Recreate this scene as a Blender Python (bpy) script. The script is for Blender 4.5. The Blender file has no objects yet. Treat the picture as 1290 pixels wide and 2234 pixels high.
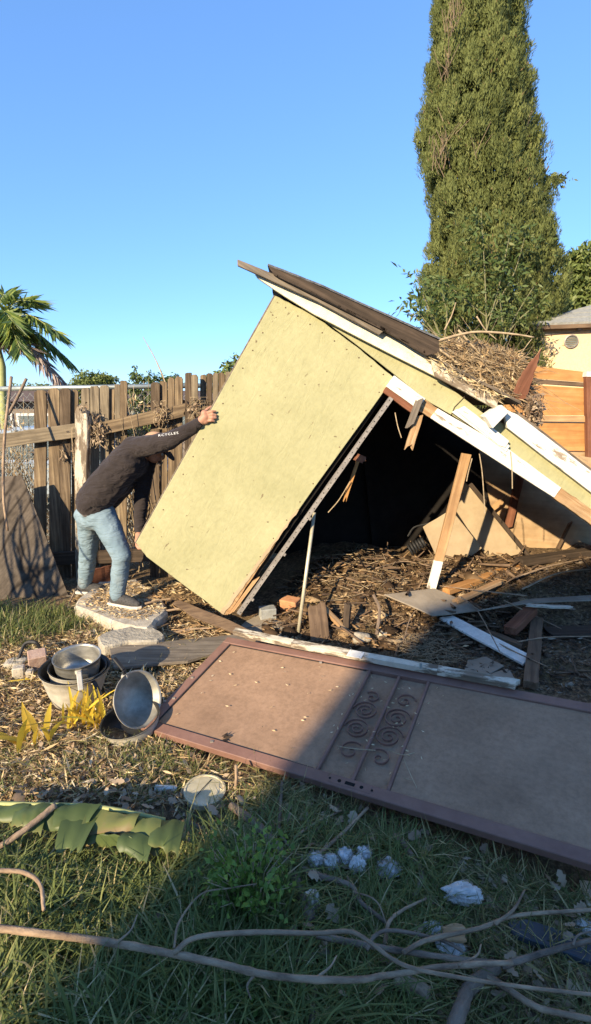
import bpy, bmesh, math, random
import numpy as np
from mathutils import Vector, Matrix, noise as mnoise
random.seed(7); rng = np.random.default_rng(11)
S = bpy.context.scene
COL = S.collection
# ------------------------------------------------------------------ camera
F, HY, CH = 1150.0, 880.0, 1.70           # focal length and horizon in photo pixels, eye height
PITCH = math.atan((1117 - HY) / F)
cd = bpy.data.cameras.new('camera'); cam = bpy.data.objects.new('camera', cd); COL.objects.link(cam)
cd.sensor_fit = 'VERTICAL'; cd.sensor_height = 24; cd.sensor_width = 24; cd.lens = F / 2234 * 24
cd.clip_start = 0.02; cd.clip_end = 2000
cam.location = (0, 0, CH); cam.rotation_euler = (math.pi / 2 - PITCH, 0, 0); S.camera = cam
# ------------------------------------------------------------------ sky and sun
AZ, EL = math.radians(33), math.radians(23)       # sunlight travels forward and to the right
w = bpy.data.worlds.new('World'); S.world = w; w.use_nodes = True
nt = w.node_tree; bg = nt.nodes['Background']; bg.inputs[1].default_value = 0.15
sk = nt.nodes.new('ShaderNodeTexSky'); sk.sky_type = 'NISHITA'; sk.sun_disc = False
sk.sun_elevation = EL; sk.sun_rotation = AZ + math.pi
sk.air_density = 1.0; sk.dust_density = 0.0; sk.ozone_density = 8.0; sk.altitude = 50
gm = nt.nodes.new('ShaderNodeGamma'); gm.inputs[1].default_value = 0.65      # phone-like tone of the whole sky
tn = nt.nodes.new('ShaderNodeMix'); tn.data_type = 'RGBA'; tn.blend_type = 'MULTIPLY'; tn.inputs[0].default_value = 1; tn.inputs[7].default_value = (0.56, 0.69, 0.86, 1)
nt.links.new(sk.outputs[0], gm.inputs[0]); nt.links.new(gm.outputs[0], tn.inputs[6]); nt.links.new(tn.outputs[2], bg.inputs[0])
sd = bpy.data.lights.new('sun', 'SUN'); so = bpy.data.objects.new('sun', sd); COL.objects.link(so)
sd.energy = 2.5; sd.angle = math.radians(0.55); sd.color = (1.0, 0.82, 0.56)
LD = Vector((math.sin(AZ) * math.cos(EL), math.cos(AZ) * math.cos(EL), -math.sin(EL)))
so.rotation_euler = LD.to_track_quat('-Z', 'Y').to_euler(); so.location = (-6, -8, 8)
S.view_settings.view_transform = 'Standard'; S.view_settings.look = 'None'
S.view_settings.gamma = 1; S.view_settings.use_curve_mapping = False; S.view_settings.exposure = 1.94
S.cycles.max_bounces = 6; S.cycles.diffuse_bounces = 3; S.cycles.glossy_bounces = 3; S.cycles.transparent_max_bounces = 8

# ------------------------------------------------------------------ pixels to places
CP, SP = math.cos(PITCH), math.sin(PITCH)
def ray(px, py):
    r = (px - 645) / F; u = (1117 - py) / F
    return Vector((r, CP + u * SP, -SP + u * CP))
CAM = Vector((0, 0, CH))
def PP(px, py, p0, n):
    d = ray(px, py); return CAM + d * ((Vector(p0) - CAM).dot(Vector(n)) / d.dot(Vector(n)))
def Y(px, py, y): return PP(px, py, (0, y, 0), (0, 1, 0))
def G(px, py, z=0.0): return PP(px, py, (0, 0, z), (0, 0, 1))
def sm(a, b, x): t = np.clip((x - a) / (b - a), 0, 1); return t * t * (3 - 2 * t)
_tab = rng.random((256, 256))
def vnoise(x, y):
    xi = np.floor(x).astype(int); yi = np.floor(y).astype(int); fx = x - xi; fy = y - yi
    fx = fx * fx * (3 - 2 * fx); fy = fy * fy * (3 - 2 * fy)
    g = lambda a, b: _tab[a % 256, b % 256]
    return (g(xi, yi) * (1 - fx) + g(xi + 1, yi) * fx) * (1 - fy) + (g(xi, yi + 1) * (1 - fx) + g(xi + 1, yi + 1) * fx) * fy
def gh(x, y):
    x = np.asarray(x, float); y = np.asarray(y, float)
    h = 0.20 * sm(3.55, 4.5, y) * sm(-0.55, 0.35, x) * (1 - sm(6.2, 8.0, y))
    near = np.exp(-((x / 6) ** 2 + ((y - 3) / 5) ** 2))
    h = h + near * (0.05 * (vnoise(x * 2.1 + 40, y * 2.1 + 40) - .5) + 0.04 * (vnoise(x * 7 + 90, y * 7 + 17) - .5) + 0.015 * (vnoise(x * 19, y * 19 + 50) - .5))
    h = h + (0.13 * (vnoise(x * 3.2 + 11, y * 3.2 + 3) - .35) + .07 * (vnoise(x * 8 + 31, y * 8 + 7) - .5)) * sm(3.6, 4.2, y) * sm(-.1, 0.6, x) * (1 - sm(6.0, 7.0, y))
    h = h + .13 * np.exp(-(((x + 1.0) / .42) ** 2 + ((y - 4.45) / .36) ** 2)) * (.75 + .5 * vnoise(x * 9, y * 9))
    return h
def GZ(px, py, off=0.0):
    z = off
    for _ in range(8):
        p = G(px, py, z); z = float(gh(p.x, p.y)) + off
    return p

# ------------------------------------------------------------------ materials
MATS = {}
def NM(name):
    m = bpy.data.materials.new(name); m.use_nodes = True; t = m.node_tree
    b = t.nodes['Principled BSDF']; MATS[name] = m
    return m, t, b
def node(t, typ, **kw):
    n = t.nodes.new(typ)
    for k, v in kw.items():
        if isinstance(v, (tuple, list)) or k in n.inputs or (isinstance(k, str) and k.replace('_', ' ') in n.inputs):
            key = k if k in n.inputs else k.replace('_', ' ')
            n.inputs[key].default_value = v
        else: setattr(n, k, v)
    return n
def coords(t, stretch=(1, 1, 1), rot=(0, 0, 0)):
    a = t.nodes.new('ShaderNodeAttribute'); a.attribute_name = 'gr'
    mp = t.nodes.new('ShaderNodeMapping'); mp.inputs['Scale'].default_value = stretch; mp.inputs['Rotation'].default_value = rot
    t.links.new(a.outputs['Vector'], mp.inputs['Vector']); return mp.outputs[0]
def noise(t, vec, scale, detail=6, rough=.6, dist=0):
    n = t.nodes.new('ShaderNodeTexNoise'); n.inputs['Scale'].default_value = scale; n.inputs['Detail'].default_value = detail
    n.inputs['Roughness'].default_value = rough; n.inputs['Distortion'].default_value = dist
    t.links.new(vec, n.inputs['Vector']); return n.outputs['Fac']
def ramp(t, fac, stops):
    r = t.nodes.new('ShaderNodeValToRGB'); e = r.color_ramp.elements
    while len(e) < len(stops): e.new(.5)
    for i, (p, c) in enumerate(stops):
        e[i].position = p; e[i].color = (c[0], c[1], c[2], 1) if not isinstance(c, (int, float)) else (c, c, c, 1)
    t.links.new(fac, r.inputs[0]); return r.outputs[0]
def mix(t, fac, a, b, typ='MIX'):
    m = t.nodes.new('ShaderNodeMix'); m.data_type = 'RGBA'; m.blend_type = typ
    for sock, v in ((m.inputs[0], fac), (m.inputs[6], a), (m.inputs[7], b)):
        if isinstance(v, (int, float)): sock.default_value = v
        elif isinstance(v, tuple): sock.default_value = (*v, 1)
        else: t.links.new(v, sock)
    return m.outputs[2]
def bump(t, b, h, strength=.4, dist=.01):
    n = t.nodes.new('ShaderNodeBump'); n.inputs['Strength'].default_value = strength; n.inputs['Distance'].default_value = dist
    t.links.new(h, n.inputs['Height']); t.links.new(n.outputs[0], b.inputs['Normal'])
def wood(name, c1, c2, c3, rough=.85, st=(2.2, 40, 40), bs=.5, paint=None, pamt=.5, pscale=9, dist=.6):
    m, t, b = NM(name); v = coords(t, st)
    g = noise(t, v, 1.0, 9, .65, dist)
    col = ramp(t, g, [(.28, c1), (.5, c2), (.72, c3)])
    v2 = coords(t, (1, 1, 1)); blot = noise(t, v2, 6, 5, .6)
    col = mix(t, .55, col, ramp(t, blot, [(.3, .45), (.65, 1.0)]), 'MULTIPLY')
    h = g
    if paint:
        v3 = coords(t, (.5, 2.0, 2.0)); pm = noise(t, v3, pscale, 9, .7)
        k = ramp(t, pm, [(pamt - .03, 1), (pamt + .03, 0)])
        dirt = noise(t, v2, 14, 8, .7)
        pc = mix(t, .6, paint, ramp(t, dirt, [(.3, .55), (.6, 1.0)]), 'MULTIPLY')
        col = mix(t, k, col, pc)
    t.links.new(col, b.inputs['Base Color']); b.inputs['Roughness'].default_value = rough
    b.inputs['Specular IOR Level'].default_value = .25
    bump(t, b, h, bs, .006); return m
def plain(name, c1, c2, scale=12, rough=.8, metal=0, bs=.25, bd=.004, spec=.35, lo=.35, hi=.65, st=(1, 1, 1)):
    m, t, b = NM(name); v = coords(t, st); n = noise(t, v, scale, 8, .65)
    t.links.new(ramp(t, n, [(lo, c1), (hi, c2)]), b.inputs['Base Color'])
    b.inputs['Roughness'].default_value = rough; b.inputs['Metallic'].default_value = metal; b.inputs['Specular IOR Level'].default_value = spec
    if bs: bump(t, b, noise(t, v, scale * 4, 5, .6), bs, bd)
    return m
def leafmat(name, stops, rough=.55, trans=.25, spec=.3):
    m, t, b = NM(name); a = t.nodes.new('ShaderNodeAttribute'); a.attribute_name = 'cv'
    c = ramp(t, a.outputs['Fac'], stops); t.links.new(c, b.inputs['Base Color'])
    b.inputs['Roughness'].default_value = rough; b.inputs['Specular IOR Level'].default_value = spec
    if trans:
        tr = t.nodes.new('ShaderNodeBsdfTranslucent'); t.links.new(c, tr.inputs['Color'])
        mx = t.nodes.new('ShaderNodeMixShader'); mx.inputs[0].default_value = trans
        out = t.nodes['Material Output']; t.links.new(b.outputs[0], mx.inputs[1]); t.links.new(tr.outputs[0], mx.inputs[2]); t.links.new(mx.outputs[0], out.inputs[0])
    return m

wood('grey_wood', (.10, .083, .066), (.20, .165, .128), (.31, .26, .20))
wood('dark_wood', (.03, .022, .016), (.07, .05, .035), (.12, .085, .06))
wood('brown_wood', (.085, .055, .035), (.16, .105, .066), (.25, .17, .10))
wood('fence_wood', (.055, .038, .024), (.18, .128, .078), (.36, .27, .16), st=(1.6, 34, 34), bs=.8)
wood('fence_wood_grey', (.08, .063, .043), (.22, .175, .118), (.38, .31, .205), st=(1.6, 34, 34), bs=.8)
wood('fence_wood_dark', (.04, .028, .019), (.12, .085, .055), (.26, .195, .125), st=(1.6, 34, 34), bs=.8)
wood('raw_wood', (.34, .19, .09), (.48, .29, .14), (.58, .38, .20), st=(1.5, 24, 24), bs=.25)
wood('orange_wood', (.38, .17, .055), (.50, .25, .085), (.60, .33, .13), st=(1.2, 14, 14), bs=.25)
wood('red_wood', (.14, .055, .03), (.22, .09, .05), (.30, .14, .08), st=(2, 30, 30), bs=.5)
wood('white_paint_wood', (.20, .15, .10), (.32, .25, .18), (.40, .32, .24), paint=(.80, .77, .68), pamt=.60, pscale=7)
wood('worn_paint_wood', (.12, .09, .065), (.22, .17, .12), (.34, .27, .19), paint=(.62, .56, .44), pamt=.50, pscale=6)
wood('cream_fascia', (.26, .2, .13), (.36, .28, .18), (.46, .37, .24), paint=(.80, .76, .58), pamt=.66, pscale=5)
wood('plywood', (.34, .22, .12), (.46, .31, .17), (.55, .40, .24), st=(1.0, 9, 9), bs=.2)
wood('weathered_ply', (.05, .04, .03), (.16, .125, .092), (.30, .24, .18), st=(1.1, 16, 16), bs=.3, dist=2.2)
wood('broken_wood', (.26, .14, .06), (.42, .26, .13), (.58, .42, .25), st=(3, 60, 60), bs=.9)
plain('board_beige', (.36, .27, .165), (.46, .355, .225), 5, .85)
plain('board_grey', (.22, .18, .13), (.33, .275, .205), 6, .85)
plain('concrete', (.36, .31, .24), (.55, .49, .39), 14, .95, bs=.6, bd=.01)
plain('rock', (.28, .25, .20), (.46, .41, .32), 9, .95, bs=.8, bd=.02)
plain('brick', (.40, .17, .08), (.55, .28, .14), 20, .95, bs=.6)
plain('old_brick', (.33, .21, .16), (.46, .33, .26), 24, .95, bs=.7)
plain('grey_block', (.24, .24, .22), (.38, .38, .35), 18, .95, bs=.5)
plain('rod_metal', (.48, .43, .30), (.66, .60, .44), 20, .45, .35, bs=.1)
plain('galv', (.30, .33, .31), (.42, .46, .43), 20, .5, .6, bs=.05)
plain('galv_strip', (.24, .215, .19), (.37, .335, .30), 30, .55, .35, bs=.1)
plain('steel', (.28, .265, .23), (.56, .54, .48), 9, .40, .75, bs=.1, st=(1, 1, 3))
plain('steel_dull', (.40, .36, .29), (.62, .58, .49), 9, .45, .15, bs=.08)
plain('pan_inside', (.20, .185, .15), (.42, .40, .34), 9, .5, .35, bs=.15)
plain('lid_cream', (.42, .36, .22), (.62, .55, .38), 11, .5, .15, bs=.1)
plain('blackpan', (.018, .018, .019), (.045, .044, .042), 14, .5, .2, bs=.1)
plain('black_rubber', (.014, .014, .015), (.035, .034, .033), 20, .6, bs=.2)
plain('bluegrey_board', (.028, .036, .046), (.05, .062, .078), 8, .55, bs=.1)
plain('white_metal', (.62, .60, .55), (.78, .76, .70), 20, .5, .1, bs=.1)
plain('roofing', (.06, .063, .07), (.15, .155, .165), 40, .95, bs=.9)
plain('shingle', (.23, .23, .205), (.34, .335, .30), 22, .95, bs=.7)
plain('house_stucco', (.66, .48, .27), (.72, .54, .32), 40, .95, bs=.4)
plain('brown_roof', (.10, .066, .05), (.16, .11, .085), 10, .95)
plain('far_wall', (.16, .13, .11), (.22, .18, .15), 5, .9)
plain('far_white', (.55, .55, .54), (.66, .66, .65), 5, .9)
plain('car_paint', (.36, .42, .46), (.40, .46, .50), 3, .3, .3, bs=0)
plain('car_glass', (.10, .13, .14), (.14, .17, .18), 3, .08, 0, bs=0, spec=.8)
plain('tan_card', (.55, .44, .28), (.63, .52, .35), 9, .9)
plain('bark', (.09, .065, .047), (.29, .215, .155), 22, .9, bs=1.0, st=(.5, 1, 1), bd=.008, lo=.3, hi=.7)
plain('bark_pale', (.14, .09, .058), (.46, .33, .21), 22, .85, bs=.9, st=(.5, 1, 1), bd=.006, lo=.3, hi=.7)
plain('twig_tan', (.30, .22, .13), (.48, .37, .23), 30, .9, bs=.3)
plain('dead_brown', (.17, .12, .07), (.26, .19, .12), 30, .9, bs=.3)
plain('sapling_bark', (.16, .15, .08), (.26, .24, .13), 30, .8, bs=.2)
plain('palm_trunk', (.30, .32, .12), (.42, .42, .17), 6, .6, bs=.1)
plain('fluff', (.52, .49, .45), (.78, .75, .70), 16, 1.0, bs=.8, bd=.02, spec=.05)
plain('fluff_dirty', (.28, .24, .20), (.78, .77, .76), 9, 1.0, bs=.8, bd=.02, spec=.05)
plain('skin', (.38, .185, .115), (.46, .24, .155), 14, .55, bs=.1)
plain('cap_tan', (.50, .28, .16), (.56, .33, .19), 20, .8, bs=.2)
plain('black_cloth', (.012, .0115, .012), (.02, .019, .02), 30, .85, bs=.25)
plain('shoe_grey', (.03, .03, .032), (.085, .082, .08), 90, .8, bs=.5)
plain('shoe_sole', (.52, .47, .40), (.62, .57, .49), 20, .7)
plain('letter_white', (.60, .60, .58), (.66, .66, .64), 5, .7, bs=0)
plain('off_house', (.72, .70, .66), (.78, .76, .72), 9, .9)  # white chosen so the unseen house bounces light onto the shaded ground
plain('interior_shade', (.006, .005, .0045), (.014, .011, .009), 9, .95, bs=.3)  # near-black boards: the dark of the shed's inside is put into the colour
plain('hole_shade', (.004, .004, .004), (.006, .006, .006), 5, .9, bs=0)  # black that paints the dark inside holes and slots

def special():
    # pale yellow rendered plywood siding: trowel texture, scuffs and small dark gouges
    m, t, b = NM('yellow_siding'); v = coords(t)
    big = noise(t, v, 2.2, 6, .6); fine = noise(t, v, 26, 8, .7)
    col = ramp(t, big, [(.3, (.345, .33, .175)), (.7, (.44, .415, .235))])
    col = mix(t, .22, col, ramp(t, fine, [(.3, .45), (.6, 1.0)]), 'MULTIPLY')
    sv = coords(t, (30, 8, 8), (0, .9, 0)); sc = noise(t, sv, 1.4, 4, .6)
    patch = noise(t, v, 3.1, 3, .5)
    k = mix(t, 1.0, ramp(t, sc, [(.67, 0), (.71, 1)]), ramp(t, patch, [(.48, 0), (.6, 1)]), 'MULTIPLY')
    col = mix(t, k, col, (.20, .16, .09))
    vo = t.nodes.new('ShaderNodeTexVoronoi'); vo.inputs['Scale'].default_value = 13; vo.inputs['Randomness'].default_value = 1
    vv = coords(t, (1, 1, 1)); wv = t.nodes.new('ShaderNodeTexNoise'); wv.inputs['Scale'].default_value = 30; t.links.new(vv, wv.inputs['Vector'])
    add = t.nodes.new('ShaderNodeVectorMath'); add.operation = 'MULTIPLY_ADD'; add.inputs[1].default_value = (.07, .07, .07)
    t.links.new(wv.outputs['Color'], add.inputs[0]); t.links.new(vv, add.inputs[2]); t.links.new(add.outputs[0], vo.inputs['Vector'])
    sel = t.nodes.new('ShaderNodeSeparateColor'); t.links.new(vo.outputs['Color'], sel.inputs[0])
    k2 = mix(t, 1.0, ramp(t, vo.outputs['Distance'], [(.06, 1), (.13, 0)]), ramp(t, sel.outputs[0], [(.70, 0), (.74, 1)]), 'MULTIPLY')
    col = mix(t, k2, col, (.17, .13, .075))
    t.links.new(col, b.inputs['Base Color']); b.inputs['Roughness'].default_value = .85; b.inputs['Specular IOR Level'].default_value = .25
    tr = noise(t, coords(t, (9, 4, 4), (0, .7, 0)), 1.6, 6, .6, 1.2)
    bump(t, b, tr, .5, .010)
    # brown painted steel of the security door
    m, t, b = NM('door_paint'); v = coords(t); n = noise(t, v, 7, 8, .7)
    t.links.new(ramp(t, n, [(.3, (.17, .088, .066)), (.7, (.25, .14, .105))]), b.inputs['Base Color'])
    b.inputs['Roughness'].default_value = .6; b.inputs['Specular IOR Level'].default_value = .35; bump(t, b, noise(t, v, 60, 4), .15, .003)
    m, t, b = NM('door_mesh'); v = coords(t); n = noise(t, v, 3.5, 8, .65); dn = noise(t, v, 40, 6, .7)
    c = ramp(t, n, [(.3, (.255, .158, .098)), (.7, (.37, .235, .148))])
    c = mix(t, .45, c, ramp(t, dn, [(.35, .6), (.6, 1.1)]), 'MULTIPLY'); c = mix(t, ramp(t, noise(t, coords(t, (1, 2.5, 1)), 2.0, 7, .7), [(.5, 0), (.75, .4)]), c, (.27, .175, .115))
    wv = t.nodes.new('ShaderNodeTexWave'); wv.inputs['Scale'].default_value = 90; t.links.new(v, wv.inputs['Vector'])
    t.links.new(c, b.inputs['Base Color']); b.inputs['Roughness'].default_value = .75; b.inputs['Specular IOR Level'].default_value = .2; bump(t, b, wv.outputs['Fac'], .12, .002)
    # faded, soiled denim
    m, t, b = NM('denim'); v = coords(t); n = noise(t, v, 5, 6, .6); d = noise(t, v, 3.3, 4, .6)
    c = ramp(t, n, [(.3, (.135, .20, .245)), (.7, (.245, .325, .375))]); c = mix(t, ramp(t, d, [(.55, 0), (.72, .55)]), c, (.24, .20, .14))
    t.links.new(c, b.inputs['Base Color']); b.inputs['Roughness'].default_value = .9; b.inputs['Specular IOR Level'].default_value = .15
    bump(t, b, noise(t, coords(t, (7, 7, 20), (.5, .9, .3)), 1.0, 3, .5, .9), .8, .025)
    m, t, b = NM('sweater'); v = coords(t); n = noise(t, v, 4, 6, .6)
    t.links.new(ramp(t, n, [(.3, (.026, .021, .020)), (.7, (.042, .034, .033))]), b.inputs['Base Color']); b.inputs['Roughness'].default_value = .9
    b.inputs['Specular IOR Level'].default_value = .15; b.inputs['Sheen Weight'].default_value = .25; b.inputs['Sheen Tint'].default_value = (.6, .52, .5, 1)
    bump(t, b, noise(t, coords(t, (6, 6, 15), (.3, .7, .2)), 1.0, 3, .5, 1.2), 1.0, .035)
    # soil
    m, t, b = NM('soil'); v = coords(t); n = noise(t, v, 4, 10, .65); n2 = noise(t, v, 34, 10, .75); n3 = noise(t, v, 1.3, 4, .5)
    c = ramp(t, n2, [(.28, (.04, .027, .018)), (.48, (.14, .092, .055)), (.62, (.36, .25, .145)), (.78, (.52, .40, .25))])
    c = mix(t, ramp(t, n, [(.5, 0), (.72, .75)]), c, (.105, .095, .04)); c = mix(t, ramp(t, n3, [(.4, 0), (.8, .4)]), c, (.20, .15, .08))
    t.links.new(c, b.inputs['Base Color']); b.inputs['Roughness'].default_value = 1; b.inputs['Specular IOR Level'].default_value = .1; bump(t, b, n2, .9, .03)
special()
def ringply():
    m, t, b = NM('swirl_ply'); n1 = noise(t, coords(t, (.5, 1.7, 1)), 1.25, 2, .45, .4)
    mu = t.nodes.new('ShaderNodeMath'); mu.operation = 'MULTIPLY'; mu.inputs[1].default_value = 74; t.links.new(n1, mu.inputs[0]); si = t.nodes.new('ShaderNodeMath'); si.operation = 'SINE'; t.links.new(mu.outputs[0], si.inputs[0])
    f = noise(t, coords(t, (2, 50, 50)), 1, 7, .6); bl_ = noise(t, coords(t), 3.2, 6, .65)
    c = ramp(t, si.outputs[0], [(.0, (.135, .108, .083)), (.5, (.11, .088, .067)), (1, (.05, .039, .03))]); c = mix(t, .7, c, ramp(t, f, [(.3, .5), (.65, 1.15)]), 'MULTIPLY'); c = mix(t, .7, c, ramp(t, bl_, [(.35, .45), (.65, 1.25)]), 'MULTIPLY')
    t.links.new(c, b.inputs['Base Color']); b.inputs['Roughness'].default_value = .9; b.inputs['Specular IOR Level'].default_value = .2; bump(t, b, f, .5, .005)
ringply()
leafmat('grass_green', [(0, (.09, .12, .03)), (.45, (.155, .19, .055)), (.75, (.24, .25, .085)), (.9, (.42, .35, .16)), (1, (.56, .46, .26))], trans=.3)
leafmat('straw', [(0, (.24, .15, .08)), (.3, (.46, .32, .165)), (.7, (.66, .50, .28)), (1, (.80, .68, .45))], .9, .15, .1)
leafmat('drygreen', [(0, (.09, .10, .035)), (.5, (.24, .21, .085)), (1, (.46, .38, .19))], .9, .2, .1)
leafmat('dry_leaf', [(0, (.17, .11, .07)), (.5, (.31, .22, .145)), (1, (.46, .36, .25))], .85, .15, .15)
leafmat('chips', [(0, (.022, .015, .010)), (.5, (.085, .053, .030)), (.82, (.20, .13, .07)), (1, (.48, .35, .2))], .95, 0, .1)
leafmat('chips_tan', [(0, (.10, .06, .035)), (.4, (.26, .17, .09)), (.8, (.44, .32, .18)), (1, (.62, .48, .29))], .95, 0, .1)
leafmat('dark_chips', [(0, (.05, .035, .026)), (.5, (.10, .072, .05)), (.85, (.18, .13, .09)), (1, (.40, .34, .26))], .95, 0, .1)
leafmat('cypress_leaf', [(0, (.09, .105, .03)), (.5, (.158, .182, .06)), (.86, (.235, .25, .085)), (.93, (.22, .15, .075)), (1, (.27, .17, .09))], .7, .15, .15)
leafmat('tree_leaf', [(0, (.08, .11, .025)), (.6, (.17, .21, .055)), (1, (.27, .29, .09))], .5, .3)
leafmat('sapling_leaf', [(0, (.05, .085, .025)), (.6, (.11, .155, .045)), (1, (.22, .24, .09))], .5, .3)
leafmat('palm_leaf', [(0, (.05, .09, .03)), (.5, (.15, .22, .05)), (1, (.40, .42, .09))], .45, .3)
leafmat('palm_dead', [(0, (.24, .18, .15)), (1, (.42, .34, .30))], .8, .2)
leafmat('weed_leaf', [(0, (.10, .17, .03)), (1, (.26, .38, .08))], .5, .3)
leafmat('yellow_leaf', [(0, (.52, .30, .05)), (.6, (.78, .56, .06)), (1, (.82, .68, .10))], .5, .3)
leafmat('banana_green', [(0, (.05, .078, .028)), (.5, (.10, .135, .045)), (.85, (.19, .19, .06)), (1, (.24, .17, .08))], .45, .2)

# ------------------------------------------------------------------ mesh helpers
WO = {}
class MB:
    def __init__(s): s.v = []; s.f = []; s.gr = []; s.off = Vector((random.uniform(0, 40), random.uniform(0, 40), random.uniform(0, 40)))
    def add(s, vs, fs, gr=None):
        n = len(s.v)
        for i, p in enumerate(vs):
            p = Vector(p); s.v.append(p); s.gr.append((Vector(gr[i]) if gr else p) + s.off)
        s.f += [[n + k for k in f] for f in fs]; return s
    def plank(s, a, b, wv, tv, seg=6, warp=.0, jag=(0, 0), bow=0):
        """board from a to b; wv and tv are the full width and thickness vectors"""
        a, b, wv, tv = Vector(a), Vector(b), Vector(wv), Vector(tv); L = (b - a).length; d = (b - a) / L
        W, T = wv.length, tv.length; vs = []; gr = []; NW = 5 if (jag[0] or jag[1]) else 2
        ring = [(i / (NW - 1) - .5, -.5) for i in range(NW)] + [(.5 - i / (NW - 1), .5) for i in range(NW)]
        R = len(ring); jit = [[random.uniform(-1, 1) for _ in ring] for _ in range(2)]
        for k in range(seg + 1):
            t = k / seg; wp = Vector((random.uniform(-1, 1), random.uniform(-1, 1), random.uniform(-1, 1))) * warp if 0 < k < seg else Vector()
            for j, (u, q) in enumerate(ring):
                ex = 0
                if k == 0: ex = jag[0] * jit[0][j % NW if j < NW else (R - 1 - j)]
                if k == seg: ex = jag[1] * jit[1][j % NW if j < NW else (R - 1 - j)]
                p = a + d * (L * t + ex) + wv * u + tv * (q + bow * 4 * t * (1 - t) / max(T, 1e-5)) + wp
                vs.append(p); gr.append((L * t + ex, u * W, q * T))
        fs = []
        for k in range(seg):
            for j in range(R):
                j2 = (j + 1) % R; fs.append((k * R + j, k * R + j2, (k + 1) * R + j2, (k + 1) * R + j))
        fs.append(tuple(range(R))[::-1]); fs.append(tuple(range(seg * R, seg * R + R)))
        return s.add(vs, fs, gr)
    def sheet(s, pts, ext, rough=0, sub=1, frame=None):
        """solid slab: outline pts extruded by ext"""
        pts = [Vector(p) for p in pts]; ext = Vector(ext); out = []
        for i, p in enumerate(pts):
            q = pts[(i + 1) % len(pts)]; e = q - p
            n = e.cross(ext); n = n.normalized() if n.length > 1e-9 else Vector()
            for k in range(sub): out.append(p.lerp(q, k / sub) + (n * random.uniform(-rough, rough) if k else Vector()))
        N = len(out); vs = out + [p + ext for p in out]
        fs = [tuple(range(N))[::-1], tuple(range(N, 2 * N))] + [(i, (i + 1) % N, N + (i + 1) % N, N + i) for i in range(N)]
        gr = None
        if frame:
            ax, ay = Vector(frame[0]).normalized(), Vector(frame[1]).normalized(); az = ax.cross(ay)
            gr = [(v.dot(ax), v.dot(ay), v.dot(az)) for v in vs]
        return s.add(vs, fs, gr)
    def tube(s, pts, rad, sides=6, cap=True):
        pts = [Vector(p) for p in pts]; n = len(pts)
        if not isinstance(rad, (list, tuple)): rad = [rad] * n
        vs = []; gr = []; up = None; L = 0
        for i, p in enumerate(pts):
            t = (pts[min(i + 1, n - 1)] - pts[max(i - 1, 0)]).normalized()
            if up is None: up = t.orthogonal()
            u = (up - t * up.dot(t)); u = u.normalized() if u.length > 1e-6 else t.orthogonal().normalized(); up = u; v = t.cross(u)
            if i: L += (p - pts[i - 1]).length
            for k in range(sides):
                a = 2 * math.pi * k / sides; o = u * math.cos(a) + v * math.sin(a)
                vs.append(p + o * rad[i]); gr.append((L, math.cos(a) * rad[i], math.sin(a) * rad[i]))
        fs = [(i * sides + k, i * sides + (k + 1) % sides, (i + 1) * sides + (k + 1) % sides, (i + 1) * sides + k) for i in range(n - 1) for k in range(sides)]
        if cap: fs += [tuple(range(sides))[::-1], tuple(range((n - 1) * sides, n * sides))]
        return s.add(vs, fs, gr)
    def lathe(s, prof, c, ax=(0, 0, 1), sides=40, caps=(1, 1)):
        c = Vector(c); ax = Vector(ax).normalized(); u = ax.orthogonal().normalized(); v = ax.cross(u); vs = []
        for r, h in prof:
            for k in range(sides):
                a = 2 * math.pi * k / sides; vs.append(c + ax * h + (u * math.cos(a) + v * math.sin(a)) * r)
        n = len(prof); fs = [(i * sides + k, i * sides + (k + 1) % sides, (i + 1) * sides + (k + 1) % sides, (i + 1) * sides + k) for i in range(n - 1) for k in range(sides)]
        if caps[0]: fs.append(tuple(range(sides))[::-1])
        if caps[1]: fs.append(tuple(range((n - 1) * sides, n * sides)))
        return s.add(vs, fs)
    def ball(s, c, r, seg=16, rings=10, rot=None):
        c = Vector(c); r = Vector(r) if hasattr(r, '__len__') else Vector((r, r, r)); vs = []
        for i in range(rings + 1):
            th = math.pi * i / rings
            for k in range(seg):
                a = 2 * math.pi * k / seg
                p = Vector((math.sin(th) * math.cos(a) * r.x, math.sin(th) * math.sin(a) * r.y, math.cos(th) * r.z))
                vs.append(c + (rot @ p if rot else p))
        return s.add(vs, [(i * seg + k, (i + 1) * seg + k, (i + 1) * seg + (k + 1) % seg, i * seg + (k + 1) % seg) for i in range(rings) for k in range(seg)])
    def limb(s, pts, rad):  # chain of overlapping balls and tubes, to be remeshed
        pts = [Vector(p) for p in pts]; s.tube(pts, list(rad), 14)
        for p, r in zip(pts, rad): s.ball(p, r, 14, 8)
        return s
    def box(s, c, size, rot=None):
        c = Vector(c); h = Vector(size) / 2
        vs = [Vector((x * h.x, y * h.y, z * h.z)) for x in (-1, 1) for y in (-1, 1) for z in (-1, 1)]
        vs = [c + (rot @ p if rot else p) for p in vs]
        return s.add(vs, [(0, 1, 3, 2), (4, 6, 7, 5), (0, 4, 5, 1), (2, 3, 7, 6), (0, 2, 6, 4), (1, 5, 7, 3)])
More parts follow.
